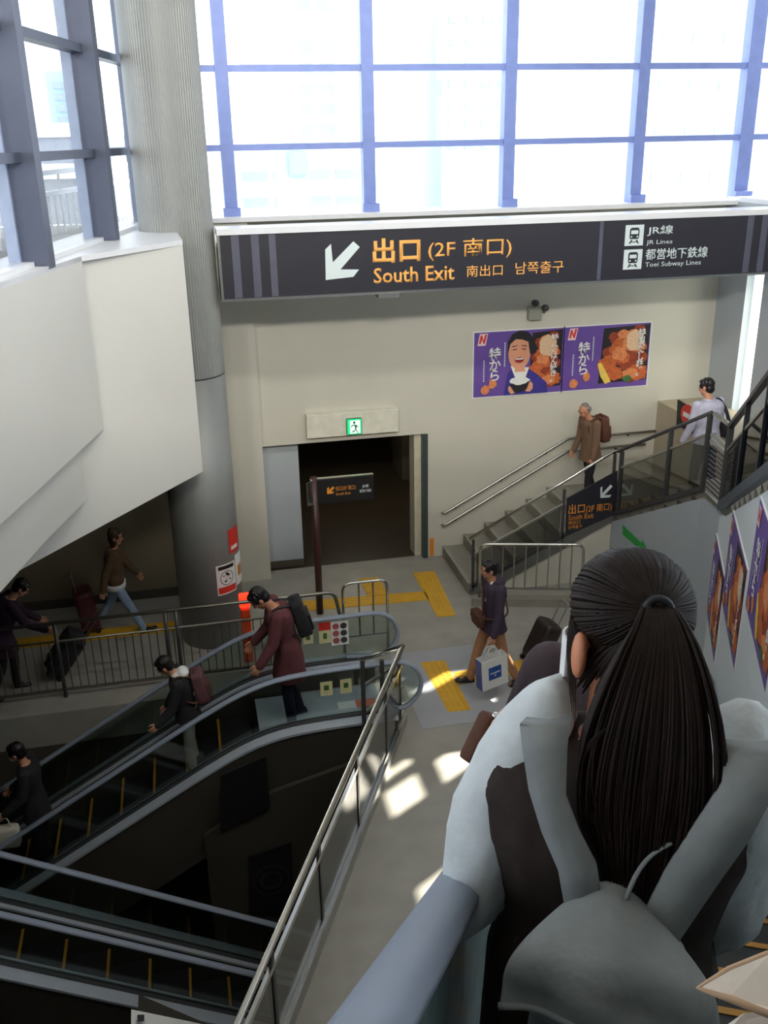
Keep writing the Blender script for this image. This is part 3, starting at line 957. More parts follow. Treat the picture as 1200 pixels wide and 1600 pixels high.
# ------------------------------------------------------------------ posters
M_RICE = mat('cream food print', (232, 196, 160), 0.6, var=0.12, scale=40)
M_F1 = mat('orange food print', (196, 98, 48), 0.6, var=0.25, scale=30)
M_F2 = mat('dark orange food print', (150, 62, 34), 0.6, var=0.3, scale=30)
M_F3 = mat('light orange food print', (222, 136, 84), 0.6, var=0.2, scale=30)
M_DKP = mat('dark print', (34, 30, 36), 0.6)
M_NAVY = mat('navy suit print', (58, 52, 140), 0.6)
M_PSKIN = mat('skin print', (226, 160, 128), 0.6, var=0.04)
M_LEMON = mat('lemon print', (238, 204, 92), 0.6)
M_LEAF = mat('leaf print', (70, 110, 60), 0.6)
M_PLOGO = mat('pink white print', (246, 214, 218), 0.6)
def poster(label, P, X, kind, group, w=1.44, h=1.02, cat='poster'):
    P, X = V(P), V(X)
    N = X.cross(ZUP).normalized()
    r = thing('poster', label, cat, P, group)
    lay = [0]
    rnd = random.Random(5 if kind == 'man' else 9)
    def pt(u, v, k):
        return P + X * (u * w) + ZUP * (v * h) + N * (0.012 + 0.0012 * k)
    def poly(mb, pts, k):
        mb.prism([pt(u, v, k) for u, v in pts], -N * 0.001)
    def blob(mb, u, v, ru, rv, k, n=16, jit=0.14):
        poly(mb, [(u + ru * (1 + rnd.uniform(-jit, jit)) * math.cos(2 * math.pi * i / n), v + rv * (1 + rnd.uniform(-jit, jit)) * math.sin(2 * math.pi * i / n)) for i in range(n)], k)
    def part(name, m, k, fn):
        q = MB(); fn(q, k); return q.build(name, m, r)
    q = MB(); q.prism([P + X * (-0.012 * w), P + X * (1.012 * w), P + X * (1.012 * w) + ZUP * (h * 1.03), P + X * (-0.012 * w) + ZUP * (h * 1.03)], N * 0.012)
    bmesh.ops.translate(q.bm, vec=V((0, 0, -0.015 * h)), verts=q.bm.verts)
    q.build('frame', M_WHITE, r)
    part('background', M_PURPLE, 1, lambda q, k: poly(q, [(0, 0), (1, 0), (1, 1), (0, 1)], k))
    cl = lambda u, a=0.0, b=0.995: max(a, min(b, u))
    x0 = 0.60 if kind == 'man' else 0.40
    # fried chicken pieces, drawn one over the other
    def food(q, k, n, sd, ymin):
        rr = random.Random(sd)
        for i in range(n):
            u = rr.uniform(x0 + 0.08, 0.92); v = rr.uniform(ymin, 0.90)
            ru = rr.uniform(0.05, 0.10) * (1 if kind != 'man' else 0.8); rv = ru * w / h * rr.uniform(0.7, 0.9)
            pts = []
            for t in range(16):
                j = 1 + rr.uniform(-0.15, 0.15)
                pts.append((cl(u + ru * j * math.cos(t * math.pi / 8), x0), cl(v + rv * j * math.sin(t * math.pi / 8), 0.02)))
            poly(q, pts, k + i * 0.02)
    part('food_shadow', M_DKP, 2, lambda q, k: poly(q, [(x0 + 0.02, 0.08), (0.99, 0.10), (0.99, 0.98), (x0 + 0.05, 0.95)], k))
    part('chicken', M_F2, 3, lambda q, k: food(q, k, 14, 3, 0.14))
    part('chicken', M_F1, 4, lambda q, k: food(q, k, 11, 4, 0.16))
    part('chicken', M_F3, 5, lambda q, k: food(q, k, 7, 6, 0.2))
    part('rice', M_RICE, 6, lambda q, k: blob(q, 0.82, 0.74, 0.10, 0.17, k))
    if kind == 'man':
        part('suit', M_NAVY, 7, lambda q, k: poly(q, [(0.34, 0.0), (0.84, 0.0), (0.83, 0.16), (0.72, 0.30), (0.62, 0.40), (0.44, 0.44), (0.38, 0.34)], k))
        part('shirt', M_WHITE, 8, lambda q, k: poly(q, [(0.41, 0.46), (0.62, 0.42), (0.58, 0.25), (0.48, 0.22)], k))
        part('neck', M_PSKIN, 8.6, lambda q, k: poly(q, [(0.455, 0.48), (0.56, 0.48), (0.58, 0.36), (0.46, 0.36)], k))
        part('face', M_PSKIN, 9, lambda q, k: blob(q, 0.505, 0.66, 0.125, 0.26, k, 24, 0.0))
        part('hair', M_DKP, 10, lambda q, k: poly(q, [(0.375, 0.64), (0.40, 0.80), (0.46, 0.87), (0.53, 0.86), (0.60, 0.82), (0.625, 0.62), (0.66, 0.70), (0.66, 0.86), (0.60, 0.97), (0.50, 1.0), (0.42, 0.95), (0.37, 0.84)], k))
        part('mouth', mat('red mouth print', (150, 40, 40), 0.6), 11, lambda q, k: blob(q, 0.505, 0.545, 0.05, 0.045, k, 16, 0))
        part('teeth', M_WHITE, 12, lambda q, k: poly(q, [(0.46, 0.575), (0.55, 0.575), (0.54, 0.552), (0.47, 0.552)], k))
        part('eyes', M_DKP, 12, lambda q, k: (poly(q, [(0.43, 0.70), (0.475, 0.71), (0.475, 0.722), (0.43, 0.715)], k), poly(q, [(0.53, 0.71), (0.575, 0.70), (0.575, 0.715), (0.53, 0.722)], k), poly(q, [(0.42, 0.75), (0.48, 0.765), (0.48, 0.775), (0.42, 0.765)], k), poly(q, [(0.525, 0.765), (0.585, 0.75), (0.585, 0.765), (0.525, 0.775)], k)))
        part('hands', M_PSKIN, 11, lambda q, k: (blob(q, 0.44, 0.09, 0.05, 0.07, k), blob(q, 0.62, 0.12, 0.05, 0.08, k)))
        part('rice_bowl', M_DKP, 12, lambda q, k: poly(q, [(0.40, 0.17), (0.63, 0.20), (0.60, 0.08), (0.54, 0.04), (0.46, 0.04)], k))
        part('rice', M_WHITE, 13, lambda q, k: blob(q, 0.515, 0.22, 0.11, 0.065, k))
    else:
        part('lemon', M_LEMON, 8, lambda q, k: poly(q, [(0.40, 0.40), (0.44, 0.42), (0.50, 0.28), (0.57, 0.10), (0.50, 0.07), (0.44, 0.2)], k))
        part('leaf', M_LEAF, 8, lambda q, k: blob(q, 0.76, 0.13, 0.06, 0.06, k, 14, 0.3))
    part('logo_tile', M_PLOGO, 7, lambda q, k: poly(q, [(0.035, 0.80), (0.125, 0.80), (0.15, 0.98), (0.06, 0.98)], k))
    part('logo_mark', M_REDP, 8, lambda q, k: poly(q, [(0.05, 0.83), (0.07, 0.96), (0.085, 0.96), (0.10, 0.88), (0.118, 0.97), (0.14, 0.97), (0.115, 0.83), (0.10, 0.83), (0.085, 0.90), (0.07, 0.83)], k))
    part('small_food', M_F3, 8, lambda q, k: (blob(q, 0.13, 0.11, 0.05, 0.07, k), blob(q, 0.21 if kind == 'man' else 0.28, 0.2, 0.04, 0.08, k, 14, 0.3)))
    part('small_print', M_PALE, 8, lambda q, k: [poly(q, [(u, v0), (u + 0.012, v0), (u + 0.012, v0 + 0.028), (u, v0 + 0.028)], k) for u, a, n in ((0.335 if kind == 'man' else 0.33, 0.46, 10), (0.105, 0.24, 9)) for v0 in [a + 0.038 * i for i in range(n)]])
    text(list('特から'), M_WHITE, r, pt(0.165, 0.24, 9), X, ZUP, w=0.135 * w, h=0.52 * h, name='lettering', vertical=True, bold=0.02, ext=0.001)
    text(list('特。ごはん好き。') if kind == 'man' else list('特製だし味。'), M_WHITE, r, pt(0.855, 0.16, 12), X, ZUP, w=0.085 * w, h=0.76 * h, name='lettering', vertical=True, bold=0.025, ext=0.001)
    return r
pa = at_y(738, 622, YF); pb_ = at_y(1009, 605, YF)
pw_ = (pb_.x - pa.x) / 2
poster('purple poster of a laughing man with a rice bowl, left on the far wall', (pa.x + 0.01, YF, 2.62), (1, 0, 0), 'man', 'food posters on the far wall', w=pw_ - 0.015, h=1.0)
poster('purple poster of fried chicken with a lemon wedge, right on the far wall', (pa.x + pw_ + 0.01, YF, 2.62), (1, 0, 0), 'food', 'food posters on the far wall', w=pw_ - 0.015, h=1.0)
for s, z, lb in ((11.0, 0.92, 'purple food poster farthest along the right wall, lowest of the stepped row'), (9.73, 1.69, 'purple food poster in the middle of the stepped row on the right wall'), (8.10, 2.45, 'purple food poster nearest the viewer, highest of the stepped row on the right wall')):
    poster(lb, PE(s, 1.24, z), -EU, 'food', 'stepped posters on the right wall', w=1.28 if s > 10 else 1.46, h=1.02)

# ------------------------------------------------------------------ exit sign beam
SY = 11.6
sb = thing('hanging_sign', 'long dark navy exit sign beam with orange letters spanning the hall below the window', 'sign', (4.1, SY + 0.2, 4.62))
q = MB(); q.box(0.5, 8.22, SY, SY + 0.34, 4.62, 5.36); q.build('board', M_SIGNB, sb)
q = MB(); q.box(0.48, 8.24, SY - 0.03, SY + 0.4, 5.36, 5.43); q.build('top_cap', M_SILL, sb)
q = MB(); q.box(0.5, 8.22, SY - 0.015, SY + 0.36, 4.59, 4.62); q.build('bottom_trim', M_STEEL, sb)
q = MB(); q.box(0.48, 0.51, SY - 0.02, SY + 0.36, 4.6, 5.38); q.build('end_trim', M_STEEL, sb)
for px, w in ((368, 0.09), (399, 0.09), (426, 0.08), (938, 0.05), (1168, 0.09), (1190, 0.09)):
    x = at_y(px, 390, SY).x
    q = MB(); q.box(x - w / 2, x + w / 2, SY - 0.004, SY, 4.63, 5.355); q.build('pale_strip', M_SIGNS, sb)  # paler upright bands on the dark sign face
yp = SY - 0.001
arrow_px(M_PALE, sb, [(508, 390), (517, 381), (520, 410), (552, 377), (562, 386), (532, 421), (561, 421), (552, 432.5), (509, 437.5)], yp)
txt_px('出口', M_ORANGE, sb, 582.5, 412, 657, 373, yp, bold=0.03)
txt_px('(2F 南口)', M_ORANGE, sb, 669, 408, 799, 375, yp, bold=0.006)
txt_px('South Exit', M_ORANGE, sb, 584, 443.5, 710, 419, yp, bold=0.015)
txt_px('南出口', M_ORANGE, sb, 729, 433, 785, 415, yp)
txt_px('남쪽출구', M_ORANGE, sb, 805, 429, 880, 410, yp)
for y0, y1 in ((384.5, 352), (421.5, 390.5)):
    x0, x1 = (975.5, 1004) if y0 < 400 else (973, 1001.5)
    a = at_y(x0, y0, yp); b = at_y(x1, y0, yp); c = at_y(x0, y1, yp)
    w_, h_ = b.x - a.x, c.z - a.z
    q = MB(); q.box(a.x, b.x, yp - 0.003, yp, a.z, c.z); tile = q.build('symbol_tile', M_PALE, sb)
    q = MB()
    def tp(pts):
        q.prism([V((a.x + u * w_, yp - 0.0035, a.z + v * h_)) for u, v in pts], (0, -0.002, 0))
    tp([(0.28, 0.32), (0.72, 0.32), (0.76, 0.42), (0.76, 0.78), (0.68, 0.87), (0.32, 0.87), (0.24, 0.78), (0.24, 0.42)])
    tp([(0.22, 0.1), (0.30, 0.1), (0.42, 0.28), (0.34, 0.28)])
    tp([(0.78, 0.1), (0.70, 0.1), (0.58, 0.28), (0.66, 0.28)])
    tp([(0.28, 0.16), (0.72, 0.16), (0.72, 0.2), (0.28, 0.2)])
    q.build('train_symbol', M_SIGNB, sb)
    q = MB()
    def tp2(pts):
        q.prism([V((a.x + u * w_, yp - 0.006, a.z + v * h_)) for u, v in pts], (0, -0.001, 0))
    tp2([(0.31, 0.56), (0.69, 0.56), (0.69, 0.74), (0.31, 0.74)])
    tp2([(0.30, 0.40), (0.38, 0.40), (0.38, 0.47), (0.30, 0.47)])
    tp2([(0.62, 0.40), (0.70, 0.40), (0.70, 0.47), (0.62, 0.47)])
    q.build('train_window', M_PALE, sb)
txt_px('JR線', M_PALE, sb, 1011, 369, 1051, 353, yp, bold=0.01)
txt_px('JR Lines', M_PALE, sb, 1009.5, 384, 1050, 375.5, yp)
txt_px('都営地下鉄線', M_PALE, sb, 1008, 406.5, 1104.5, 389, yp, bold=0.01)
txt_px('Toei Subway Lines', M_PALE, sb, 1007.5, 419.5, 1094, 410, yp)
br = at_y(607, 459, SY)
q = MB(); q.box(br.x - 0.13, br.x + 0.13, SY - 0.02, SY + 0.2, 4.54, 4.60); q.tube(arc(br + V((0.19, 0, 0.02)), 0.04, 0, -math.pi, 8, V((1, 0, 0)), ZUP), 0.008, 6); q.build('bracket', M_STEEL, sb)

# pole sign before the passage
ps = thing('pole_sign', 'dark maroon post with a small black exit board in front of the passage', 'sign', (1.55, 12.15, 0))
M_MAROON = mat('dark maroon paint', (66, 36, 36), 0.4)
q = MB(); q.tube([V((1.55, 12.15, 0)), V((1.55, 12.15, 2.07))], 0.05, 14); q.ell((1.55, 12.15, 2.07), (0.05, 0.05, 0.03)); q.build('post', M_MAROON, ps, smooth=True)
pm = M_MAROON
a = at_y(503, 756, 12.15); b = at_y(583, 751, 12.15)
q = MB(); q.box(1.5, b.x, 12.12, 12.16, 1.70, 2.05); q.build('board', M_BLACK, ps)
q = MB(); q.box(1.5, b.x, 12.11, 12.17, 2.05, 2.07); q.build('top_edge', M_CHROME, ps)
q = MB(); q.prism([V((1.42, 11.95, 1.75)), V((1.52, 12.12, 1.70)), V((1.52, 12.12, 2.05)), V((1.42, 11.95, 2.08))], (0.015, 0, 0)); q.build('side_plate', M_STEEL, ps)
yp = 12.119
arrow_px(M_ORD, ps, [(511, 763), (514, 761), (514, 766), (520, 760), (523, 762), (517, 768), (522, 768), (520, 771), (511, 772)], yp)
txt_px('出口(2F 南口)', M_ORD, ps, 525, 768, 556, 760, yp)
txt_px('South Exit', M_ORD, ps, 525, 774, 548, 770, yp)
txt_px('JR線', M_PALE, ps, 566, 763, 576, 757, yp)
txt_px('都営地下鉄線', M_PALE, ps, 562, 770, 580, 765, yp)

# ------------------------------------------------------------------ tactile paving
tc = MB()
tp_ = thing('tactile_paving', 'yellow tactile paving strips with raised bars leading to the passage', 'paving', (2.9, 11.5, 0.003))
def strip(pts, name='strip', z=0.006, bars=0, studs=False):
    q = MB(); q.prism([V((p[0], p[1], z)) for p in pts], (0, 0, -0.006)); o = q.build(name, M_YELLOW, tp_)
    a, b, c, d = [V((p[0], p[1], z)) for p in pts]
    q = MB()
    L = ((b + c) / 2 - (a + d) / 2).length
    n = max(1, int(L / 0.3))
    if bars:
        for j in range(bars):
            t = (j + 0.5) / bars
            p0, p1 = a.lerp(d, t), b.lerp(c, t)
            for i in range(n):
                e0, e1 = p0.lerp(p1, (i + 0.06) / n), p0.lerp(p1, (i + 0.94) / n)
                q.bar(e0, e1, 0.03, 0.008)
    if studs:
        for j in range(6):
            for i in range(n * 5):
                p = a.lerp(d, (j + 0.5) / 6).lerp(b.lerp(c, (j + 0.5) / 6), (i + 0.5) / (n * 5))
                q.box(p.x - 0.017, p.x + 0.017, p.y - 0.017, p.y + 0.017, z, z + 0.005)
    if bars or studs:
        q.build('raised_bars', M_YELLOW, o)
strip([(3.17, 13.14), (3.43 - 0.27, 11.62), (3.43, 11.60), (3.52, 13.12)], bars=4)
strip([(1.0, 12.62), (3.2, 12.46), (3.18, 12.17), (1.0, 12.28)], bars=4)
strip([(2.30, 13.14), (2.33, 12.5), (2.63, 12.48), (2.62, 13.12)], studs=True)
strip([(2.62, 10.46), (2.66, 9.27), (2.94, 9.25), (2.94, 10.44)], bars=4)
strip([(2.96, 10.12), (4.5, 10.26), (4.5, 9.96), (2.96, 9.82)], bars=4)
tl = thing('tactile_paving', 'yellow tactile paving strip along the dim walkway behind the void railing', 'paving', (-3, 12.3, 0.003))
tp_ = tl
strip([(-6.5, 12.42), (-0.5, 12.42), (-0.5, 12.12), (-6.5, 12.12)], bars=4)

# ------------------------------------------------------------------ void guard at the right
vg = thing('glass_balustrade', 'long glass and steel guard rail along the right edge of the escalator void', 'railing', guard_pt(4))
off = V((-0.9018, 0.4321, 0)) * 0.0
TOP = 1.02
gp = [(at_z(x, y, 0) - G0).dot(-GD) for x, y in ((626, 1143), (600.6, 1197), (553, 1310.5), (493, 1458))]
step_ = 1.15
tt = gp + [gp[-1] + step_ * i for i in range(1, 9)]
tend = tt[-1]
r0, r1 = guard_pt(-0.02, TOP), guard_pt(tend, TOP)
rc = at_y(566, 1031, 8.76)
q = MB(); q.tube([r1, r0, rc], 0.026, 10); q.build('top_rail', M_CHROME, vg, smooth=True)
q = MB(); q.bar(guard_pt(0.02, 0.84), guard_pt(tend, 0.84), 0.03, 0.05); q.build('mid_rail', M_CHROME, vg)
q = MB(); q.bar(guard_pt(0.0, 0.07), guard_pt(tend, 0.07), 0.09, 0.14); q.build('kick_plate', M_STEEL, vg)
q = MB(); q.bar(guard_pt(0.0, 0.16), guard_pt(tend, 0.16), 0.035, 0.04); q.build('bottom_rail', M_STEEL, vg)
for t in tt:
    q = MB(); q.bar(guard_pt(t, 0.0), guard_pt(t, TOP - 0.01), 0.05, 0.03, V((-0.9018, 0.4321, 0))); q.build('post', M_DSTEEL, vg)
for a, b in zip(tt[:-1], tt[1:]):
    q = MB(); q.bar(guard_pt(a + 0.03, 0.51), guard_pt(b - 0.03, 0.51), 0.012, 0.64); q.build('glass_pane', G_DARK, vg)
for z in (0.84, 0.5, 0.14):
    q = MB(); q.bar(guard_pt(0, z), V((rc.x, rc.y, z)), 0.03, 0.03); q.build('end_rail', M_STEEL, vg)
q = MB(); q.bar(V((rc.x, rc.y, 0)), rc, 0.045, 0.045, V((1, 0, 0))); q.build('post', M_DSTEEL, vg)
q = MB(); q.bar(V((1.80, 8.95, 0)), V((1.80, 8.95, TOP)), 0.045, 0.045, V((1, 0, 0))); q.build('post', M_DSTEEL, vg)
# dark board with rows of pale marks on the guard's end
nb = thing('notice_board', 'small dark board with rows of pale marks on the end of the void guard', 'sign', (1.88, 9.0, 0.25))
ex_ = (V((rc.x, rc.y, 0)) - guard_pt(0)).normalized()
bc = guard_pt(0.0, 0.5) + ex_ * 0.22 + V((0, -0.03, 0))
q = MB(); q.bar(bc - ex_ * 0.15, bc + ex_ * 0.15, 0.012, 0.5); q.build('board', M_BLACK, nb)
q = MB()
for i in range(6):
    for k in range(4):
        c = bc + ex_ * (0.11 - 0.072 * k) + ZUP * (0.2 - 0.08 * i) + V((0.003, -0.008, 0))
        q.bar(c - ex_ * 0.022, c + ex_ * 0.022, 0.004, 0.03)
q.build('pale_marks', M_PALE, nb)

# ------------------------------------------------------------------ rear railing of the void
M_RR = mat('worn steel rail', (146, 142, 130), 0.35, 0.9, var=0.08)
rr = thing('railing', 'steel railing with close upright bars along the far edge of the void', 'railing', (-1.2, 10.8, 0))
yr = 10.72
q = MB(); q.tube(rounded([V((-5.0, yr, 1.03)), V((1.56, yr, 1.03)), V((1.62, yr, 0.70))], 0.1), 0.024, 10); q.build('top_rail', M_RR, rr, smooth=True)
q = MB(); q.tube([V((-5.0, yr, 0.78)), V((1.2, yr, 0.78))], 0.016, 8); q.build('mid_rail', M_RR, rr, smooth=True)
q = MB(); q.bar(V((-5.0, yr, 0.1)), V((1.2, yr, 0.1)), 0.03, 0.03); q.build('bottom_rail', M_RR, rr)
for x in (-4.6, -3.2, -1.85, -0.55, -0.42, 0.85):
    q = MB(); q.tube([V((x, yr, 0)), V((x, yr, 1.02))], 0.024, 8); q.build('post', M_DSTEEL, rr, smooth=True)
for i in range(62):
    x = -4.9 + 6.0 * i / 61
    q = MB(); q.tube([V((x, yr, 0.1)), V((x, yr, 0.78))], 0.007, 6); q.build('baluster', M_RR, rr)
ub = thing('barrier', 'small rounded steel hoop barrier with two inner bars behind the escalator', 'barrier', (1.98, 10.88, 0))
u0, u1 = V((1.70, 10.92, 0)), V((2.29, 10.92, 0))
q = MB(); q.tube(rounded([u0, u0 + ZUP * 1.03, u1 + ZUP * 1.03, u1], 0.12), 0.02, 10); q.build('hoop', M_CHROME, ub, smooth=True)
for t in (0.36, 0.68):
    p = u0.lerp(u1, t)
    q = MB(); q.tube([p + ZUP * 0.25, p + ZUP * 1.02], 0.012, 8); q.build('bar', M_STEEL, ub)
q = MB(); q.tube([u0 + ZUP * 0.25, u1 + ZUP * 0.25], 0.012, 8); q.build('cross_bar', M_STEEL, ub)
op = thing('marker_post', 'orange red marker post behind the bowed man at the top of the escalator', 'post', (0.44, 11.05, 0))
M_ORP = mat('orange red plastic', (222, 74, 30), 0.45)
q = MB(); q.box(0.38, 0.50, 11.0, 11.1, 0.0, 0.78); q.build('body', M_ORP, op, bevel=0.015)
q = MB(); q.box(0.37, 0.51, 10.99, 11.11, 0.80, 0.98); q.build('light_cap', mat('red lamp', (255, 70, 40), 0.4, emit=(255, 60, 30), estr=0.8), op, bevel=0.02)

# ------------------------------------------------------------------ escalators
def softplus(x, w=0.22):
    t = x / w
    return x if t > 30 else (0.0 if t < -30 else w * math.log(1 + math.exp(t)))
def escalator(label, O, D, half, s0, s1, s2, s3, z0, nsteps, decklift=0.33, mats=None, soft=0.22, rail=0.95, truss=0.75, gm=None):
    """O: plan origin, D: heading downwards, s0..s1 flat top, s1..s2 slope, s2..s3 flat bottom"""
    D = V(D)
    Rr = D.cross(ZUP)
    r = thing('escalator', label, 'escalator', O + D * s1 + ZUP * z0)
    def prof(s):
        return z0 - 0.57735 * (softplus(s - s1, soft) - softplus(s - s2, soft))
    def M(s, l, z):
        return O + D * s + Rr * l + ZUP * z
    ss = [s0 + (s3 - s0) * i / 90 for i in range(91)]
    # cladding
    q = MB()
    rings = []
    lo = half + 0.16
    for s in ss:
        t = prof(s)
        rings.append([M(s, -lo, t + decklift - 0.03), M(s, lo, t + decklift - 0.03), M(s, lo, t - truss), M(s, -lo, t - truss)])
    for side in (-1, 1):
        q = MB()
        q.loft([[M(s, side * (half - 0.06), prof(s) + decklift - 0.03), M(s, side * lo, prof(s) + decklift - 0.03), M(s, side * lo, prof(s) - truss), M(s, side * (half - 0.06), prof(s) - truss)] for s in ss])
        q.build('side_cladding', M_TRUSS, r)
        q = MB()
        q.loft([[M(s, side * (half - 0.085), prof(s) + decklift), M(s, side * (lo + 0.015), prof(s) + decklift), M(s, side * (lo + 0.015), prof(s) + decklift - 0.03), M(s, side * (half - 0.085), prof(s) + decklift - 0.03)] for s in ss])
        dk = q.build('deck', M_DECK, r)
        q = MB()
        q.loft([[M(s, side * (half - 0.03), prof(s) + decklift + 0.03), M(s, side * (half + 0.03), prof(s) + decklift + 0.03), M(s, side * (half + 0.03), prof(s) + decklift), M(s, side * (half - 0.03), prof(s) + decklift)] for s in ss])
        q.build('glass_shoe', M_DSTEEL, dk)
        # glass
        R0 = (rail - decklift) / 2
        q = MB()
        def strip_(pts):
            q.loft([[M(s, side * half - 0.006, zl), M(s, side * half + 0.006, zl), M(s, side * half + 0.006, zh), M(s, side * half - 0.006, zh)] for s, zl, zh in pts])
        pts = [(s0 - R0 * math.cos(R_(a)), z0 + decklift + R0 - R0 * math.sin(R_(a)) * 0.96, z0 + decklift + R0 + R0 * math.sin(R_(a)) * 0.92) for a in (8, 25, 45, 65, 85)]
        pts += [(s, prof(s) + decklift, prof(s) + rail - 0.03) for s in ss]
        zb = prof(s3)
        pts += [(s3 + R0 * math.cos(R_(a)), zb + decklift + R0 - R0 * math.sin(R_(a)) * 0.96, zb + decklift + R0 + R0 * math.sin(R_(a)) * 0.92) for a in (85, 65, 45, 25, 8)]
        strip_(pts)
        q.build('glass_balustrade', gm or G_CLEAR, r)
        # handrail with its turned ends
        path = [M(s0 + 0.35, side * half, z0 + decklift + 0.06)]
        path += [M(s0 - R0 * math.sin(R_(a)), side * half, z0 + decklift + R0 + 0.0 - R0 * math.cos(R_(a))) for a in range(20, 180, 16)]
        path += [M(s, side * half, prof(s) + rail) for s in ss]
        path += [M(s3 + R0 * math.sin(R_(a)), side * half, zb + decklift + R0 + R0 * math.cos(R_(a))) for a in range(8, 170, 16)]
        path += [M(s3 - 0.3, side * half, zb + decklift + 0.06)]
        q = MB(); q.tube(path, 0.042, 10, flat=0.6, up=None)
        q.build('handrail', M_RUBBER, r, smooth=True)
        q = MB(); q.tube([p - ZUP * 0.0 for p in path], 0.022, 6); q.build('rail_track', M_STEEL, r)
    q = MB()
    q.loft([[M(s, -half + 0.06, prof(s) - 0.32), M(s, half - 0.06, prof(s) - 0.32), M(s, half - 0.06, prof(s) - truss), M(s, -half + 0.06, prof(s) - truss)] for s in ss])
    q.build('underside', M_BLACK, r)
    for a, b, z in ((s0, s1 + 0.02, z0), (s2 + 0.25, s3, prof(s3))):
        q = MB(); q.obox(M((a + b) / 2, 0, z - 0.01), D * ((b - a) / 2), Rr * (half - 0.085), ZUP * 0.012); q.build('comb_plate', M_DECK, r)
    for k in range(nsteps):
        s = s1 + 0.1 + 0.4 * k
        z = min(z0 - 0.004, prof(s + 0.2) - 0.01)
        q = MB()
        q.obox(M(s + 0.2, 0, z - 0.015), D * 0.2, Rr * (half - 0.09), ZUP * 0.015)
        q.obox(M(s + 0.385, 0, z - 0.13), D * 0.015, Rr * (half - 0.09), ZUP * 0.115)
        o = q.build('step', M_STEP, r)
        q = MB()
        q.obox(M(s + 0.385, 0, z + 0.002), D * 0.014, Rr * (half - 0.09), ZUP * 0.003)
        q.build('yellow_edge', M_YLINE, o)
    return r, M, prof
E1, ME1, PR1 = escalator('escalator carrying three people down to the left below the column', V((2.05, 9.59, 0)), (-1, 0, 0), 0.6, 0.1, 1.6, 11.1, 12.0, 0.0, 24)
E3, ME3, PR3 = escalator('narrow empty escalator in the dark void at the lower left', V((-4.27, 7.815, 0)), (1, 0, 0), 0.385, -1.2, 0.0, 9.5, 10.6, 0.0, 23)
EP, MEP, PRP = escalator('escalator going down beside the poster wall with the ponytailed woman on it', EV * 0.42, EU, 0.62, -2.4, -1.5, 8.65, 9.45, 5.856, 25, truss=0.7, gm=mat('turquoise balustrade with sky reflection', (150, 176, 178), 0.25, var=0.12, scale=14))  # opaque turquoise paints the sky reflection into the balustrade glass
# floor under the top end of the narrow escalator
q = MB(); q.box(-10, -4.3, 6.8, 8.85, -0.45, -0.02); struct(q.build('floor_left', M_FLOOR))

# stickers on the balustrade glass of the first escalator
M_YPAP = mat('pale yellow notice', (226, 222, 168), 0.5)
def decal(label, px0, py0, px1, py1, yp, m, extra=None):
    a = at_y(px0, py1, yp); b = at_y(px1, py0, yp)
    d = thing('notice', label, 'notice', (a.x, yp, a.z))
    q = MB(); q.box(a.x, b.x, yp - 0.003, yp, a.z, b.z); q.build('sheet', m, d)
    if extra:
        extra(d, a, b, yp - 0.004)
    return d
yfar, ynear = 10.19 - 0.012, 8.99 - 0.012
def red_top(d, a, b, y):
    q = MB(); q.box(a.x, b.x, y - 0.001, y, a.z + (b.z - a.z) * 0.62, b.z); q.build('red_band', M_REDP, d)
    q = MB(); q.box(a.x + 0.05, b.x - 0.05, y - 0.001, y, a.z + 0.06, a.z + 0.14); q.build('mark', M_LEAF, d)
def six(d, a, b, y):
    for i in range(2):
        for k in range(3):
            c = V((a.x + (b.x - a.x) * (0.28 + 0.44 * i), y, a.z + (b.z - a.z) * (0.2 + 0.3 * k)))
            q = MB(); q.prism([c + V((0.042 * math.cos(t * math.pi / 8), 0, 0.042 * math.sin(t * math.pi / 8))) for t in range(16)], (0, -0.001, 0)); q.build('round_symbol', M_DSTEEL if i else mat('dull red symbol', (170, 90, 90), 0.5), d)
def mark(d, a, b, y):
    q = MB(); q.box(a.x + (b.x - a.x) * 0.3, a.x + (b.x - a.x) * 0.7, y - 0.001, y, a.z + (b.z - a.z) * 0.4, a.z + (b.z - a.z) * 0.75); q.build('mark', M_LEAF, d)
decal('pale yellow notice on the far escalator glass, nearest the man with the backpack', 474, 989, 489, 1007, yfar, M_YPAP, mark)
decal('notice with a red top on the far escalator glass', 499, 971, 516, 1006, yfar, M_YPAP, red_top)
decal('white notice with six round symbols on the far escalator glass', 518, 969, 544, 1009, yfar, M_WHITE, six)
decal('white notice on the near escalator glass, left of the two', 501, 1064, 519, 1088, ynear, M_YPAP, mark)
decal('pale notice on the near escalator glass, right of the two', 532, 1060, 549, 1084, ynear, M_YPAP, mark)
gp_ = thing('floor_sticker', 'red and white sticker on the landing plate at the top of the escalator', 'sticker', (1.45, 9.75, 0.016))
q = MB(); q.box(1.40, 1.62, 9.62, 9.78, 0.004, 0.008); q.build('white_half', M_WHITE, gp_)
q = MB(); q.box(1.62, 1.86, 9.62, 9.78, 0.004, 0.008); q.build('red_half', mat('salmon print', (222, 128, 104), 0.5), gp_)

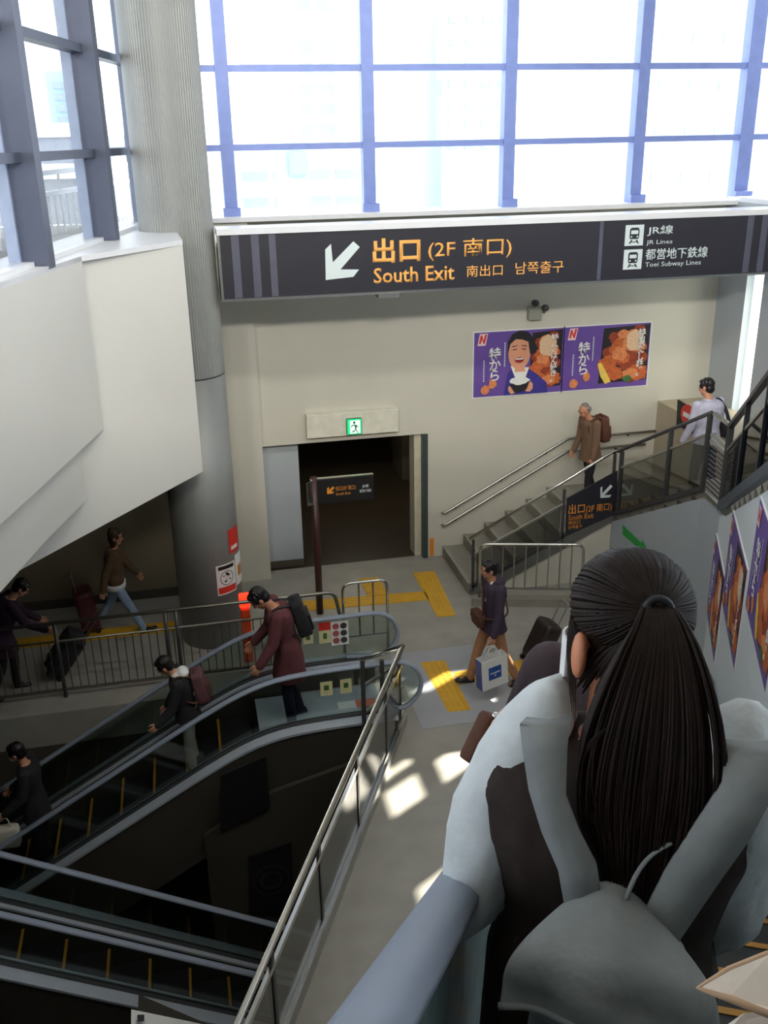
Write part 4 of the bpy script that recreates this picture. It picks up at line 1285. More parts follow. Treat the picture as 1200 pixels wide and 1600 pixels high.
# wall below the head of the first escalator and the black panels on it
q = MB(); q.prism([V((1.9, 8.72, 0.0)), V((0.5, 8.72, -0.35)), V((-0.3, 8.72, -0.8)), V((-0.3, 8.72, -5.5)), V((4.5, 8.72, -5.5)), V((4.5, 8.72, -0.46)), V((1.9, 8.72, -0.46))], (0, 0.06, 0)); struct(q.build('wall_lower_front', M_TRUSS))
def board(label, pts, y):
    P = [at_y(x, yy, y) for x, yy in pts]
    c = sum(P, V((0, 0, 0))) / len(P)
    b = thing('black_panel', label, 'sign', (c.x, y, min(p.z for p in P)))
    q = MB(); q.prism(P, (0, 0.03, 0)); q.build('board', M_BLACK, b)  # plain flat black sheet, also used for the slanted patch
    return b, c
board('black slanted patch below the escalator cladding', [(416, 1182), (422, 1262), (345, 1298), (345, 1212)], 8.68)  # flat black slanted sheet set before the wall
b2, c2 = board('black board with a faint round emblem deep in the void', [(455, 1316), (460, 1425), (392, 1425), (388, 1340)], 8.68)
q = MB()
for i in range(24):
    a0, a1 = 2 * math.pi * i / 24, 2 * math.pi * (i + 0.8) / 24
    for r0_, r1_ in ((0.19, 0.215), (0.10, 0.13)):
        q.prism([c2 + V((rr_ * math.cos(t), -0.005, rr_ * math.sin(t) + 0.02)) for rr_, t in ((r0_, a0), (r0_, a1), (r1_, a1), (r1_, a0))], (0, -0.003, 0))
q.build('emblem', mat('faint grey print', (44, 45, 45), 0.6), b2)
# white board leaning on the narrow escalator's near side
wb = thing('white_board', 'white sloping board at the bottom edge beside the narrow escalator', 'board', ME3(4.2, 0.62, PR3(4.2) + 0.33))
c = ME3(3.2, 0.80, PR3(3.2) + 0.335)
q = MB()
p4 = [at_y(205, 1577, 6.9), at_y(345, 1606, 6.9)]
d4 = (p4[1] - p4[0])
q.prism([p4[0], p4[1], p4[1] + V((0, -0.5, -0.1)), p4[0] + V((0, -0.5, -0.1))], (0, 0, -0.04)); q.build('panel', M_WHITE, wb)
q = MB(); q.prism([p4[0] + V((0.06, -0.08, 0.002)), p4[0] + V((0.12, -0.08, -0.012)), p4[0] + V((0.12, -0.14, -0.024)), p4[0] + V((0.06, -0.14, -0.01))], (0, 0, 0.004)); q.build('dark_plate', M_BLACK, wb)
q = MB(); q.prism([p4[0] + V((0.05, -0.2, -0.08)), p4[1] + V((-0.05, -0.2, -0.08)), p4[1] + V((-0.05, 0.1, -0.1)), p4[0] + V((0.05, 0.25, -0.1))], (0, 0, -0.5)); q.build('bracket', M_TRUSS, wb)

# ------------------------------------------------------------------ people
def rotx(v, a):
    """tilts forward (towards +y) by a"""
    return V((v.x, v.y * math.cos(a) + v.z * math.sin(a), -v.y * math.sin(a) + v.z * math.cos(a)))
def rotz(v, a):
    return V((v.x * math.cos(a) - v.y * math.sin(a), v.x * math.sin(a) + v.y * math.cos(a), v.z))
def ering(c, X, Y, a, b, n=20, p=2.4):
    out = []
    for i in range(n):
        t = 2 * math.pi * i / n
        cx, cy = math.cos(t), math.sin(t)
        out.append(c + X * (a * math.copysign(abs(cx) ** (2 / p), cx)) + Y * (b * math.copysign(abs(cy) ** (2 / p), cy)))
    return out
def skeleton(h, lean=0, head=0, turn=0, legs=((0, 0), (0, 0)), arms=((5, 8, 15), (5, 8, 15)), splay=3, sw=0.112):
    """joint positions, facing +y, feet on z=0; index 0 left (-x), 1 right (+x)"""
    L = R_(lean)
    J = {}
    hip = V((0, 0, 0))
    sp = rotx(ZUP, L)
    fw = rotx(V((0, 1, 0)), L)
    J['sp'], J['fw'] = sp, fw
    J['hip'] = hip
    J['waist'] = hip + sp * 0.085 * h
    J['chest'] = hip + sp * 0.20 * h
    J['neck'] = hip + sp * 0.305 * h
    hd = rotx(ZUP, L + R_(head))
    hf = rotx(V((0, 1, 0)), L + R_(head))
    hr = V((1, 0, 0))
    # turn of the head about its own axis, positive to the left
    t = R_(turn)
    hf2 = hf * math.cos(t) - hr * math.sin(t)
    hr2 = hr * math.cos(t) + hf * math.sin(t)
    J['hd'], J['hf'], J['hr'] = hd, hf2, hr2
    J['head'] = J['neck'] + hd * 0.105 * h + hf * 0.012 * h
    for i, sx in ((0, -1), (1, 1)):
        a, b = legs[i]
        a, b = R_(a), R_(b)
        hj = hip + V((sx * 0.052 * h, 0, -0.02 * h))
        d1 = V((sx * math.sin(R_(splay)), math.sin(a), -math.cos(a))).normalized()
        d2 = V((sx * math.sin(R_(splay)) * 0.5, math.sin(a - b), -math.cos(a - b))).normalized()
        k = hj + d1 * 0.245 * h
        an = k + d2 * 0.235 * h
        J['hj%d' % i], J['knee%d' % i], J['ank%d' % i], J['shin%d' % i] = hj, k, an, d2
        sh = J['neck'] - sp * 0.025 * h + V((sx * sw * h, 0, 0))
        a, c, e = [R_(x) for x in arms[i][:3]]
        inw = R_(arms[i][3]) if len(arms[i]) > 3 else 0
        d1 = V((sx * math.sin(c), math.sin(a) * math.cos(c), -math.cos(a) * math.cos(c)))
        d2 = V((sx * math.sin(c) - sx * math.sin(inw), math.sin(a + e) * math.cos(c), -math.cos(a + e) * math.cos(c))).normalized()
        el = sh + d1 * 0.172 * h
        wr = el + d2 * 0.150 * h
        J['sh%d' % i], J['elb%d' % i], J['wri%d' % i], J['fore%d' % i] = sh, el, wr, d2
    zmin = min(J['ank0'].z, J['ank1'].z) - 0.042 * h
    for k_, v_ in J.items():
        if k_ in ('sp', 'fw', 'hd', 'hf', 'hr') or k_.startswith('shin') or k_.startswith('fore'):
            continue
        J[k_] = v_ - V((0, 0, zmin))
    return J
def add_hand(q, w, d, side, h, curl=35, palm=None, spread=1.0):
    """palm with four unequal bent fingers and a thumb; d = direction of the forearm"""
    s = h / 1.7
    d = d.normalized()
    n = palm if palm is not None else V((-side, 0, 0))     # palm faces the thigh
    n = (n - d * n.dot(d)).normalized()
    x = d.cross(n).normalized()                            # across the knuckles
    if x.y < 0:
        x = -x                                             # towards the thumb, ahead of the body
    q.cap(w - d * 0.01, 0.026 * s, w + d * 0.03 * s, 0.027 * s)
    q.loft([ering(w + d * t * s, x, n, a * s, b * s, 12) for t, a, b in ((0.0, 0.026, 0.02), (0.03, 0.036, 0.017), (0.07, 0.042, 0.015), (0.088, 0.040, 0.011))])
    c = R_(curl)
    for i, (o, L, r) in enumerate(((0.031, 0.072, 0.0088), (0.0105, 0.080, 0.0092), (-0.0105, 0.074, 0.0088), (-0.031, 0.058, 0.0078))):
        p = w + d * 0.083 * s + x * o * s * spread
        a = 0.0
        for k, f in enumerate((0.45, 0.32, 0.23)):
            a += c * (0.5 if k == 0 else 0.9)
            e = p + (d * math.cos(a) + n * math.sin(a)) * (L * f * s) + x * (o * 0.06 * s)
            q.cap(p, r * s * (1 - 0.1 * k), e, r * s * (0.92 - 0.1 * k), 8)
            p = e
    p = w + d * 0.022 * s + x * 0.026 * s
    t1 = p + (d * 0.6 + x * 0.75 + n * 0.25).normalized() * 0.035 * s
    t2 = t1 + (d * 0.85 + x * 0.3 + n * 0.35).normalized() * 0.03 * s
    t3 = t2 + (d * 0.95 + n * 0.3).normalized() * 0.022 * s
    q.cap(p, 0.013 * s, t1, 0.0115 * s, 8); q.cap(t1, 0.011 * s, t2, 0.0095 * s, 8); q.cap(t2, 0.0095 * s, t3, 0.007 * s, 8)
def add_head(q, J, h, es=1.0, eb=0.0):
    c, U, Fv, Rv = J['head'], J['hd'], J['hf'], J['hr']
    s = h / 1.7
    M3 = Matrix((Rv, Fv, U)).transposed()
    q.ell(c + U * 0.022 * s - Fv * 0.012 * s, (0.076 * s, 0.094 * s, 0.092 * s), M3)
    q.ell(c - U * 0.035 * s + Fv * 0.022 * s, (0.060 * s, 0.068 * s, 0.078 * s), M3)
    q.ell(c - U * 0.092 * s + Fv * 0.052 * s, (0.028 * s, 0.026 * s, 0.022 * s), M3)            # chin
    q.cap(c + U * 0.012 * s + Fv * 0.085 * s, 0.009 * s, c - U * 0.028 * s + Fv * 0.104 * s, 0.014 * s, 8)    # nose
    for sx in (-1, 1):
        q.ell(c + U * 0.03 * s + Fv * 0.074 * s + Rv * sx * 0.032 * s, (0.026 * s, 0.012 * s, 0.010 * s), M3)   # brow
        q.ell(c - U * 0.022 * s + Fv * 0.066 * s + Rv * sx * 0.038 * s, (0.020 * s, 0.018 * s, 0.020 * s), M3)  # cheek
        q.ell(c - U * (0.012 + eb * 0.6) * s - Fv * (0.006 + eb) * s + Rv * sx * 0.078 * s * (0.8 + 0.2 * es), (0.010 * s * es, 0.020 * s * es, 0.032 * s * es), M3)  # ear
    q.ell(c - U * 0.060 * s + Fv * 0.078 * s, (0.024 * s, 0.012 * s, 0.009 * s), M3)            # lips
    q.cap(J['neck'] - J['sp'] * 0.03 * h, 0.056 * s, c - U * 0.05 * s - Fv * 0.012 * s, 0.050 * s)
def face_parts(root, J, h, mouth=True):
    c, U, Fv, Rv = J['head'], J['hd'], J['hf'], J['hr']
    s = h / 1.7
    M3 = Matrix((Rv, Fv, U)).transposed()
    M_EYE = mat('dark eye', (30, 24, 22), 0.3)
    for sx in (-1, 1):
        q = MB(); q.ell(c + U * 0.008 * s + Fv * 0.080 * s + Rv * sx * 0.031 * s, (0.013 * s, 0.007 * s, 0.006 * s), M3, 10, 6); q.build('eye', M_EYE, root, smooth=True)
        q = MB(); q.ell(c + U * 0.034 * s + Fv * 0.084 * s + Rv * sx * 0.032 * s, (0.020 * s, 0.006 * s, 0.004 * s), M3, 10, 6); q.build('eyebrow', M_EYE, root, smooth=True)
    if mouth:
        q = MB(); q.ell(c - U * 0.060 * s + Fv * 0.086 * s, (0.022 * s, 0.006 * s, 0.005 * s), M3, 10, 6); q.build('mouth', mat('lip', (170, 96, 88), 0.5), root, smooth=True)
def hair_cap(root, J, h, m, long=0.0, front=0.0, bald=False, name='hair', bob=False):
    c, U, Fv, Rv = J['head'], J['hd'], J['hf'], J['hr']
    s = h / 1.7
    M3 = Matrix((Rv, Fv, U)).transposed()
    q = MB()
    rnd = random.Random(3)
    if bald:
        for sx in (-1, 1):
            q.ell(c + U * 0.005 * s - Fv * 0.035 * s + Rv * sx * 0.05 * s, (0.036 * s, 0.06 * s, 0.05 * s), M3)
        q.ell(c + U * 0.0 * s - Fv * 0.06 * s, (0.07 * s, 0.05 * s, 0.055 * s), M3)
        q.ell(c + U * 0.06 * s - Fv * 0.03 * s, (0.066 * s, 0.07 * s, 0.058 * s), M3)
    else:
        q.ell(c + U * 0.040 * s - Fv * 0.026 * s, (0.086 * s, 0.096 * s, 0.088 * s), M3)
        q.ell(c - U * 0.02 * s - Fv * 0.048 * s, (0.078 * s, 0.062 * s, (0.075 + long) * s), M3)
        q.ell(c + U * 0.082 * s + Fv * 0.040 * s, (0.062 * s, 0.042 * s, 0.030 * s), M3)
        for sx in (-1, 1):
            q.ell(c + U * 0.03 * s + Fv * 0.02 * s + Rv * sx * 0.068 * s, (0.018 * s, 0.04 * s, 0.045 * s), M3)
        if long:
            for sx in (-1, 1):
                q.ell(c - U * 0.07 * s - Fv * 0.02 * s + Rv * sx * 0.06 * s, (0.03 * s, 0.05 * s, (0.06 + long) * s), M3)
    for i in range(26):                       # tufts
        a = rnd.uniform(0, 2 * math.pi); b = rnd.uniform(0.2, 1.2)
        d = Rv * math.cos(a) * math.sin(b) + Fv * math.sin(a) * math.sin(b) + U * math.cos(b)
        if not bald and d.dot(Fv) < 0.5:
            p = c + U * 0.035 * s - Fv * 0.024 * s + d * 0.086 * s
            q.cap(p, 0.014 * s, p + (d * 0.3 - U * 0.6).normalized() * 0.03 * s, 0.005 * s, 6)
    return q.remesh(name, m, root, voxel=0.006, it=2)
def shoe(root, J, i, h, m):
    an = J['ank%d' % i]
    s = h / 1.7
    d = J['shin%d' % i]
    f = V((0, -d.z, d.y)).normalized()            # along the sole
    if f.z < -0.3:
        pass
    u = -d
    q = MB()
    base = an + d * 0.042 * h
    q.loft([ering(base + f * t * s + u * (hh * s), V((1, 0, 0)), u, a * s, hh * s, 14) for t, a, hh in ((-0.065, 0.026, 0.028), (-0.04, 0.038, 0.042), (0.02, 0.040, 0.044), (0.08, 0.045, 0.034), (0.14, 0.044, 0.026), (0.185, 0.028, 0.018))])
    return q.build('shoe', m, root, smooth=True)
def limb(q, a, b, c, ra, rb, rc):
    q.cap(a, ra, b, rb); q.cap(b, rb, c, rc)
def person(label, J, h, skin, top, bottom, hair, shoes, wide=1.0, hs=1.0, es=1.0, eb=0.0, cwide=None, coat=0.0, sleeve=1.0, top_name='jacket', bottom_name='trousers', bald=False, long=0.0, puff=0.018, hands=35, top_open=None, face=True, group=None):
    r = thing('person', label, 'person', (0, 0, 0), group)
    s = h / 1.7
    wide0 = wide
    sp, fw = J['sp'], J['fw']
    X = V((1, 0, 0))
    def torso(q, off, z0, hem=None):
        rows = [(-0.03, 0.088, 0.058), (0.03, 0.094, 0.062), (0.09, 0.082, 0.056), (0.15, 0.092, 0.062), (0.21, 0.104, 0.068), (0.26, 0.108, 0.064), (0.285, 0.098, 0.052), (0.305, 0.05, 0.04)]
        rings = []
        if hem:
            for k in range(3, 0, -1):
                t = k / 3
                z = J['hip'] - ZUP * (hem * h * t) + V((0, 0.5 * (J['knee0'].y + J['knee1'].y - 2 * J['hip'].y) * t * 0.4 * hem / 0.2, 0))
                rings.append(ering(z, X, V((0, 1, 0)), (0.094 + 0.012 * t) * h * wide + off, (0.066 + 0.02 * t) * h * wide + off))
        for t, a, b in rows:
            if hem and t < 0:
                continue
            bulge = 0.012 * h if 0.12 < t < 0.27 else 0
            rings.append(ering(J['hip'] + sp * t * h - fw * (0.008 * h if t > 0.2 else 0), X, fw, a * h * wide + off, b * h * wide + off))
        q.loft(rings)
    # body: one skin
    q = MB()
    torso(q, -0.006, 0)
    add_head(q, J, h * hs, es, eb)
    for i, sd_ in ((0, -1), (1, 1)):
        limb(q, J['sh%d' % i], J['elb%d' % i], J['wri%d' % i], 0.047 * s, 0.038 * s, 0.026 * s)
        limb(q, J['hj%d' % i], J['knee%d' % i], J['ank%d' % i], 0.080 * s * wide, 0.052 * s, 0.036 * s)
        an, d = J['ank%d' % i], J['shin%d' % i]
        f = V((0, -d.z, d.y)).normalized()
        q.cap(an - f * 0.03 * s + d * 0.02 * s, 0.03 * s, an + f * 0.12 * s + d * 0.03 * s, 0.022 * s)
        add_hand(q, J['wri%d' % i], J['fore%d' % i], sd_, h, hands)
    q.remesh('body', skin, r, voxel=0.0055, it=3, label=None)
    # clothes
    wide = cwide or wide
    q = MB()
    torso(q, puff, 0, coat if coat else None)
    for i in (0, 1):
        e, w = J['elb%d' % i], J['wri%d' % i]
        if sleeve <= 0:
            continue
        if sleeve >= 1:
            limb(q, J['sh%d' % i], e, w - J['fore%d' % i] * 0.0, 0.052 * s + puff, 0.043 * s + puff, 0.033 * s + puff * 0.8)
        else:
            q.cap(J['sh%d' % i], 0.052 * s + puff, J['sh%d' % i].lerp(e, sleeve), 0.046 * s + puff)
    rnd = random.Random(int(h * 1000) + len(label))
    q.remesh(top_name, top, r, voxel=0.010, it=4)
    q = MB()
    rings = [ering(J['hip'] + ZUP * (t * h), X, V((0, 1, 0)), a * h * wide + 0.01, b * h * wide + 0.01) for t, a, b in ((-0.05, 0.085, 0.06), (0.0, 0.092, 0.064), (0.06, 0.086, 0.06))]
    q.loft(rings)
    for i in (0, 1):
        limb(q, J['hj%d' % i], J['knee%d' % i], J['ank%d' % i] - J['shin%d' % i] * 0.0, 0.084 * s * wide, 0.064 * s, 0.052 * s)
    q.remesh(bottom_name, bottom, r, voxel=0.010, it=4)
    for i in (0, 1):
        shoe(r, J, i, h, shoes)
    if hair:
        hair_cap(r, J, h, hair, long=long, bald=bald)
    if face:
        face_parts(r, J, h * hs)
    return r
def place(r, loc, rz):
    r.location = V(loc)
    r.rotation_euler = (0, 0, R_(rz))
def along(loc, rz, p):
    """a point given in a figure's own frame, in the world"""
    return V(loc) + rotz(V(p), R_(rz))

def rbox(q, c, hx, hy, hz, r=0.3, n=6, M3=None, taper=1.0):
    """pillow-like rounded box"""
    c = V(c)
    rings = []
    for t in (-1, -0.96, -0.8, 0, 0.8, 0.96, 1):
        k = 1.0 if abs(t) < 0.9 else (0.93 if abs(t) < 0.98 else 0.78)
        k *= 1 + (taper - 1) * (t + 1) / 2
        ring = ering(V((0, 0, hz * t)), V((1, 0, 0)), V((0, 1, 0)), hx * k, hy * k, 24, 5)
        if M3 is not None:
            ring = [M3 @ p for p in ring]
        rings.append([c + p for p in ring])
    q.loft(rings)
def backpack(label, J, h, m, m2, size=(0.15, 0.08, 0.22), drop=0.03):
    """worn on the back of the figure J (local frame)"""
    r = thing('backpack', label, 'backpack', (0, 0, 0))
    sp, fw = J['sp'], J['fw']
    c = J['hip'] + sp * (0.20 * h - drop) - fw * (0.075 * h + size[1] + 0.012)
    M3 = Matrix((V((1, 0, 0)), fw, sp)).transposed()
    q = MB(); rbox(q, c, *size, M3=M3, taper=0.9); q.build('body', m, r, smooth=True)
    q = MB(); rbox(q, c - fw * size[1] * 0.9 - sp * size[2] * 0.3, size[0] * 0.78, 0.035, size[2] * 0.5, M3=M3); q.build('front_pocket', m2, r, smooth=True)
    top = c + sp * size[2]
    q = MB(); q.tube(arc(top + fw * 0.02, 0.035, 0, math.pi, 8, V((1, 0, 0)), sp), 0.008, 6); q.build('handle', m2, r, smooth=True)
    for sx in (-1, 1):
        x = V((sx * 0.075 * h / 1.7 * 1.1, 0, 0))
        N = J['neck']
        p = [top + x * 0.8 + fw * size[1] * 0.7 - sp * 0.03, N + x * 1.15 - fw * 0.055 * h + sp * 0.0, N + x * 1.2 + sp * 0.012 * h, N + x * 1.25 + fw * 0.055 * h - sp * 0.035 * h, N + x * 1.35 + fw * 0.062 * h - sp * 0.12 * h, c + x * 1.9 + fw * (size[1] + 0.04) - sp * size[2] * 0.6, c + x * 1.5 - sp * size[2] * 0.75 + fw * size[1] * 0.6]
        q = MB(); q.tube(rounded(p, 0.06, 4), 0.022, 8, flat=0.4); q.build('strap', m2, r, smooth=True)
    return r
def suitcase(label, m, w=0.34, d=0.22, h=0.52, handle=0.42, tilt=0.0):
    """standing on z=0, handle towards -y when tilted"""
    r = thing('suitcase', label, 'suitcase', (0, 0, 0))
    M3 = Matrix.Rotation(R_(tilt), 3, 'X')
    def T(p):
        return M3 @ V(p)
    q = MB(); rbox(q, T((0, 0, 0.07 + h / 2)), w / 2, d / 2, h / 2, M3=M3); q.build('shell', m, r, smooth=True)
    for k in range(5):
        x = -w * 0.32 + w * 0.16 * k
        q = MB(); q.bar(T((x, d / 2 + 0.002, 0.07 + h * 0.12)), T((x, d / 2 + 0.002, 0.07 + h * 0.88)), 0.02, 0.012, T((0, 1, 0))); q.build('rib', m, r)
    for sx in (-1, 1):
        for sy in (-1, 1):
            q = MB(); cq = T((sx * w * 0.36, sy * d * 0.33, 0.035)); q.tube([cq - V((0.018, 0, 0)), cq + V((0.018, 0, 0))], 0.034, 12); q.build('wheel', M_BLACK, r)
    q = MB()
    q.tube([T((-w * 0.22, -d * 0.3, 0.07 + h)), T((-w * 0.22, -d * 0.3, 0.07 + h + handle))], 0.009, 6)
    q.tube([T((w * 0.22, -d * 0.3, 0.07 + h)), T((w * 0.22, -d * 0.3, 0.07 + h + handle))], 0.009, 6)
    q.tube([T((-w * 0.27, -d * 0.3, 0.07 + h + handle)), T((w * 0.27, -d * 0.3, 0.07 + h + handle))], 0.016, 8)
    q.build('pull_handle', M_STEEL, r)
    return r

cl = lambda n, c, b=0.25: mat(n, c, 0.85, var=0.10, scale=14, bump=b, bscale=18)
M_SKIN2 = mat('tanned skin', (196, 138, 108), 0.55, var=0.05, scale=20)
M_PLUM = cl('plum hooded jacket cloth', (62, 50, 70))
M_TANP = cl('tan trousers cloth', (168, 122, 90))
M_DARKC = cl('dark charcoal cloth', (36, 34, 38))
M_NAVYC = cl('dark navy cloth', (34, 36, 58))
M_BRN = cl('tan brown jacket cloth', (116, 90, 70))
M_LAV = cl('pale lavender shirt cloth', (196, 194, 214))
M_MAR = cl('maroon coat cloth', (100, 52, 56))
M_BRN2 = cl('dark brown leather', (84, 52, 38), 0.1)
M_GREYP = cl('pale grey trousers cloth', (178, 174, 166))
M_JEAN = cl('pale blue jeans cloth', (146, 168, 196))
M_OLIVE = cl('olive brown jacket cloth', (92, 72, 48))
M_HAIRB = mat('brown hair', (66, 44, 30), 0.45, var=0.2, scale=30)
M_HAIRG = mat('grey hair', (120, 116, 112), 0.5, var=0.2, scale=30)
M_SHOE = mat('black shoe leather', (28, 26, 26), 0.4)

# 1 man in the plum hooded jacket
h = 1.72
J = skeleton(h, lean=2, head=8, turn=-12, legs=((-14, 14), (20, 6)), arms=((4, 7, 12), (-28, 12, 8)))
loc = at_z(768, 1068, 0); rz = 96
m1 = person('man in a plum hooded jacket and tan trousers walking left with a white shopping bag', J, h, M_SKIN2, M_PLUM, M_TANP, M_HAIR, M_SHOE, coat=0.06)
s = h / 1.7
q = MB(); c = J['neck'] - J['fw'] * 0.05 * h
q.ell(c - ZUP * 0.01, (0.095, 0.07, 0.06)); q.ell(c + J['fw'] * 0.02 * h, (0.10, 0.10, 0.035)); q.remesh('hood', M_PLUM, m1, voxel=0.008, it=3)
q = MB(); q.tube([J['neck'] + V((-0.05, 0.03, 0.03)), J['neck'] + V((-0.05, 0.075, -0.06)), J['neck'] + V((-0.045, 0.112, -0.22))], 0.012, 6); q.tube([J['neck'] + V((0.05, 0.03, 0.03)), J['neck'] + V((0.05, 0.075, -0.06)), J['neck'] + V((0.045, 0.112, -0.22))], 0.012, 6)
q.build('pale_lining', M_WHITE, m1, smooth=True)
place(m1, loc, rz)
hand0 = along(loc, rz, J['wri0'] + J['fore0'] * 0.09)
# shopping bag
bag = thing('shopping_bag', 'white paper shopping bag with a blue square print carried by the plum jacketed man', 'bag', (0, 0, 0))
q = MB()
w_, d_, h_ = 0.37, 0.13, 0.40
bt = V((0, 0, 0.40))
for a, b in (((-w_ / 2, -d_ / 2), (w_ / 2, -d_ / 2)), ((w_ / 2, -d_ / 2), (w_ / 2, d_ / 2)), ((w_ / 2, d_ / 2), (-w_ / 2, d_ / 2))):
    q.bar(V((a[0], a[1], 0.2)), V((b[0], b[1], 0.2)), 0.004, 0.40)
q.box(-w_ / 2, w_ / 2, -d_ / 2, d_ / 2, 0, 0.006)
q.build('paper_body', M_WHITE, bag)
M_BLUEP = mat('blue print', (36, 76, 160), 0.5)
q = MB(); q.bar(V((-w_ / 2, -d_ / 2, 0.2)), V((-w_ / 2, d_ / 2, 0.2)), 0.005, 0.40); q.build('blue_side', M_BLUEP, bag)
q = MB(); q.box(-0.09, 0.09, -d_ / 2 - 0.005, -d_ / 2 - 0.003, 0.12, 0.29); q.build('blue_square', M_BLUEP, bag)
q = MB(); q.box(-0.07, 0.07, -d_ / 2 - 0.007, -d_ / 2 - 0.005, 0.20, 0.215); q.box(-0.012, 0.012, -d_ / 2 - 0.007, -d_ / 2 - 0.005, 0.16, 0.18); q.build('pale_print', M_PALE, bag)
for y in (-d_ / 2, d_ / 2):
    q = MB(); q.tube(rounded([V((-0.08, y, 0.38)), V((-0.06, y * 0.3, 0.53)), V((0.06, y * 0.3, 0.53)), V((0.08, y, 0.38))], 0.05), 0.005, 6); q.build('handle', M_WHITE, bag, smooth=True)
bag.location = hand0 + V((0.0, -0.05, -0.545)); bag.rotation_euler = (0, R_(-4), R_(16))
# his suitcase
sc = suitcase('black suitcase pulled behind the man in the plum jacket', mat('black brown shell', (44, 36, 34), 0.45), w=0.36, d=0.24, h=0.56, handle=0.30, tilt=24)
hand1 = along(loc, rz, J['wri1'] + J['fore1'] * 0.06)
sc.rotation_euler = (0, 0, R_(96 + 180 + 172)); sc.location = along(loc, rz, (0.20, -0.64, 0.0))
sc.rotation_euler = (0, 0, R_(96 + 180 - 0 + 180))
sc.location.z = 0.03
# shoulder bag
sb2 = thing('shoulder_bag', 'small brown shoulder bag at the front of the man in the plum jacket', 'bag', (0, 0, 0))
c = J['hip'] + V((0.0, 0.20, 0.07))
q = MB(); rbox(q, c, 0.13, 0.05, 0.085); q.build('body', M_BRN2, sb2, smooth=True)
q = MB(); rbox(q, c + V((0, 0.03, 0.03)), 0.125, 0.03, 0.05); q.build('flap', M_BRN2, sb2, smooth=True)
q = MB(); q.tube(rounded([c + V((-0.12, 0, 0.05)), J['chest'] + V((-0.08, 0.17, 0)), J['neck'] + V((0.10, 0.10, -0.02)), J['neck'] + V((0.11, -0.03, 0.0)), J['chest'] + V((0.05, -0.17, 0.0)), J['hip'] + V((-0.15, -0.13, 0.12)), J['hip'] + V((-0.18, 0.06, 0.1)), c + V((-0.12, 0, 0.05))], 0.08), 0.013, 6, flat=0.4); q.build('strap', M_BRN2, sb2, smooth=True)
place(sb2, loc, rz)

# 2 old man on the landing
h = 1.62
J = skeleton(h, lean=6, head=24, turn=-8, legs=((12, 10), (-8, 12)), arms=((2, 6, 12), (4, 6, 15)))
p = at_y(919, 632, 12.85)
loc = V((p.x + 0.09, 12.85, 1.03)); rz = 100
m2 = person('old man with thin grey hair in a tan brown jacket coming down the stairs', J, h, M_SKIN2, M_BRN, M_DARKC, M_HAIRG, M_SHOE, bald=True, coat=0.10)
place(m2, loc, rz)
b = backpack('brown backpack on the old man in the tan jacket', J, h, mat('brown pack cloth', (96, 58, 46), 0.8, var=0.1, bump=0.2), M_BRN2, size=(0.14, 0.075, 0.20)); place(b, loc, rz)

# 3 man in the pale lavender shirt, seen from behind
h = 1.66
J = skeleton(h, lean=3, head=14, turn=22, legs=((6, 6), (-4, 8)), arms=((6, 7, 18), (2, 9, 15)), sw=0.118)
loc = V((6.62, 10.85, 1.72)); rz = 14
m3 = person('man with dark hair in a pale lavender shirt seen from behind on the stairs', J, h, M_SKIN, M_LAV, M_NAVYC, M_HAIR, M_SHOE, wide=1.12, puff=0.014, top_name='shirt', coat=0.03)
q = MB(); q.tube([J['neck'] + V((0.07 * math.cos(t * math.pi / 8), 0.06 * math.sin(t * math.pi / 8) - 0.01, 0.012)) for t in range(16)], 0.018, 8, closed=True); q.build('collar', M_LAV, m3, smooth=True)
place(m3, loc, rz)
sb3 = thing('shoulder_bag', 'dark shoulder bag on the right hip of the man in the lavender shirt', 'bag', (0, 0, 0))
c = J['hip'] + V((0.25, -0.06, 0.10))
q = MB(); rbox(q, c, 0.06, 0.13, 0.10); q.build('body', M_DARKC, sb3, smooth=True)
N = J['neck']
q = MB(); q.tube(rounded([c + V((-0.0, 0.09, 0.08)), N + V((0.19, 0.10, -0.12)), N + V((0.155, 0.03, -0.0)), N + V((0.155, -0.05, -0.01)), N + V((0.20, -0.13, -0.14)), c + V((-0.02, -0.10, 0.08))], 0.08), 0.024, 8, flat=0.35); q.build('strap', M_NAVYC, sb3, smooth=True)
place(sb3, loc, rz)

# 4 bowed man at the top of the escalator
h = 1.86
J = skeleton(h, lean=14, head=34, turn=0, legs=((8, 12), (0, 14)), arms=((14, 6, 22), (10, 6, 30)))
p = at_y(400, 915, 9.6)
loc = V((0.84, 9.55, -0.02)); rz = 92
m4 = person('bowed man in a long maroon coat at the top of the escalator', J, h, M_SKIN2, M_MAR, M_NAVYC, M_HAIR, M_SHOE, coat=0.20, wide=1.08, puff=0.024, top_name='coat')
place(m4, loc, rz)
b = backpack('black backpack on the back of the bowed man in the maroon coat', J, h, M_DARKC, M_BLACK, size=(0.155, 0.085, 0.22)); place(b, loc, rz)

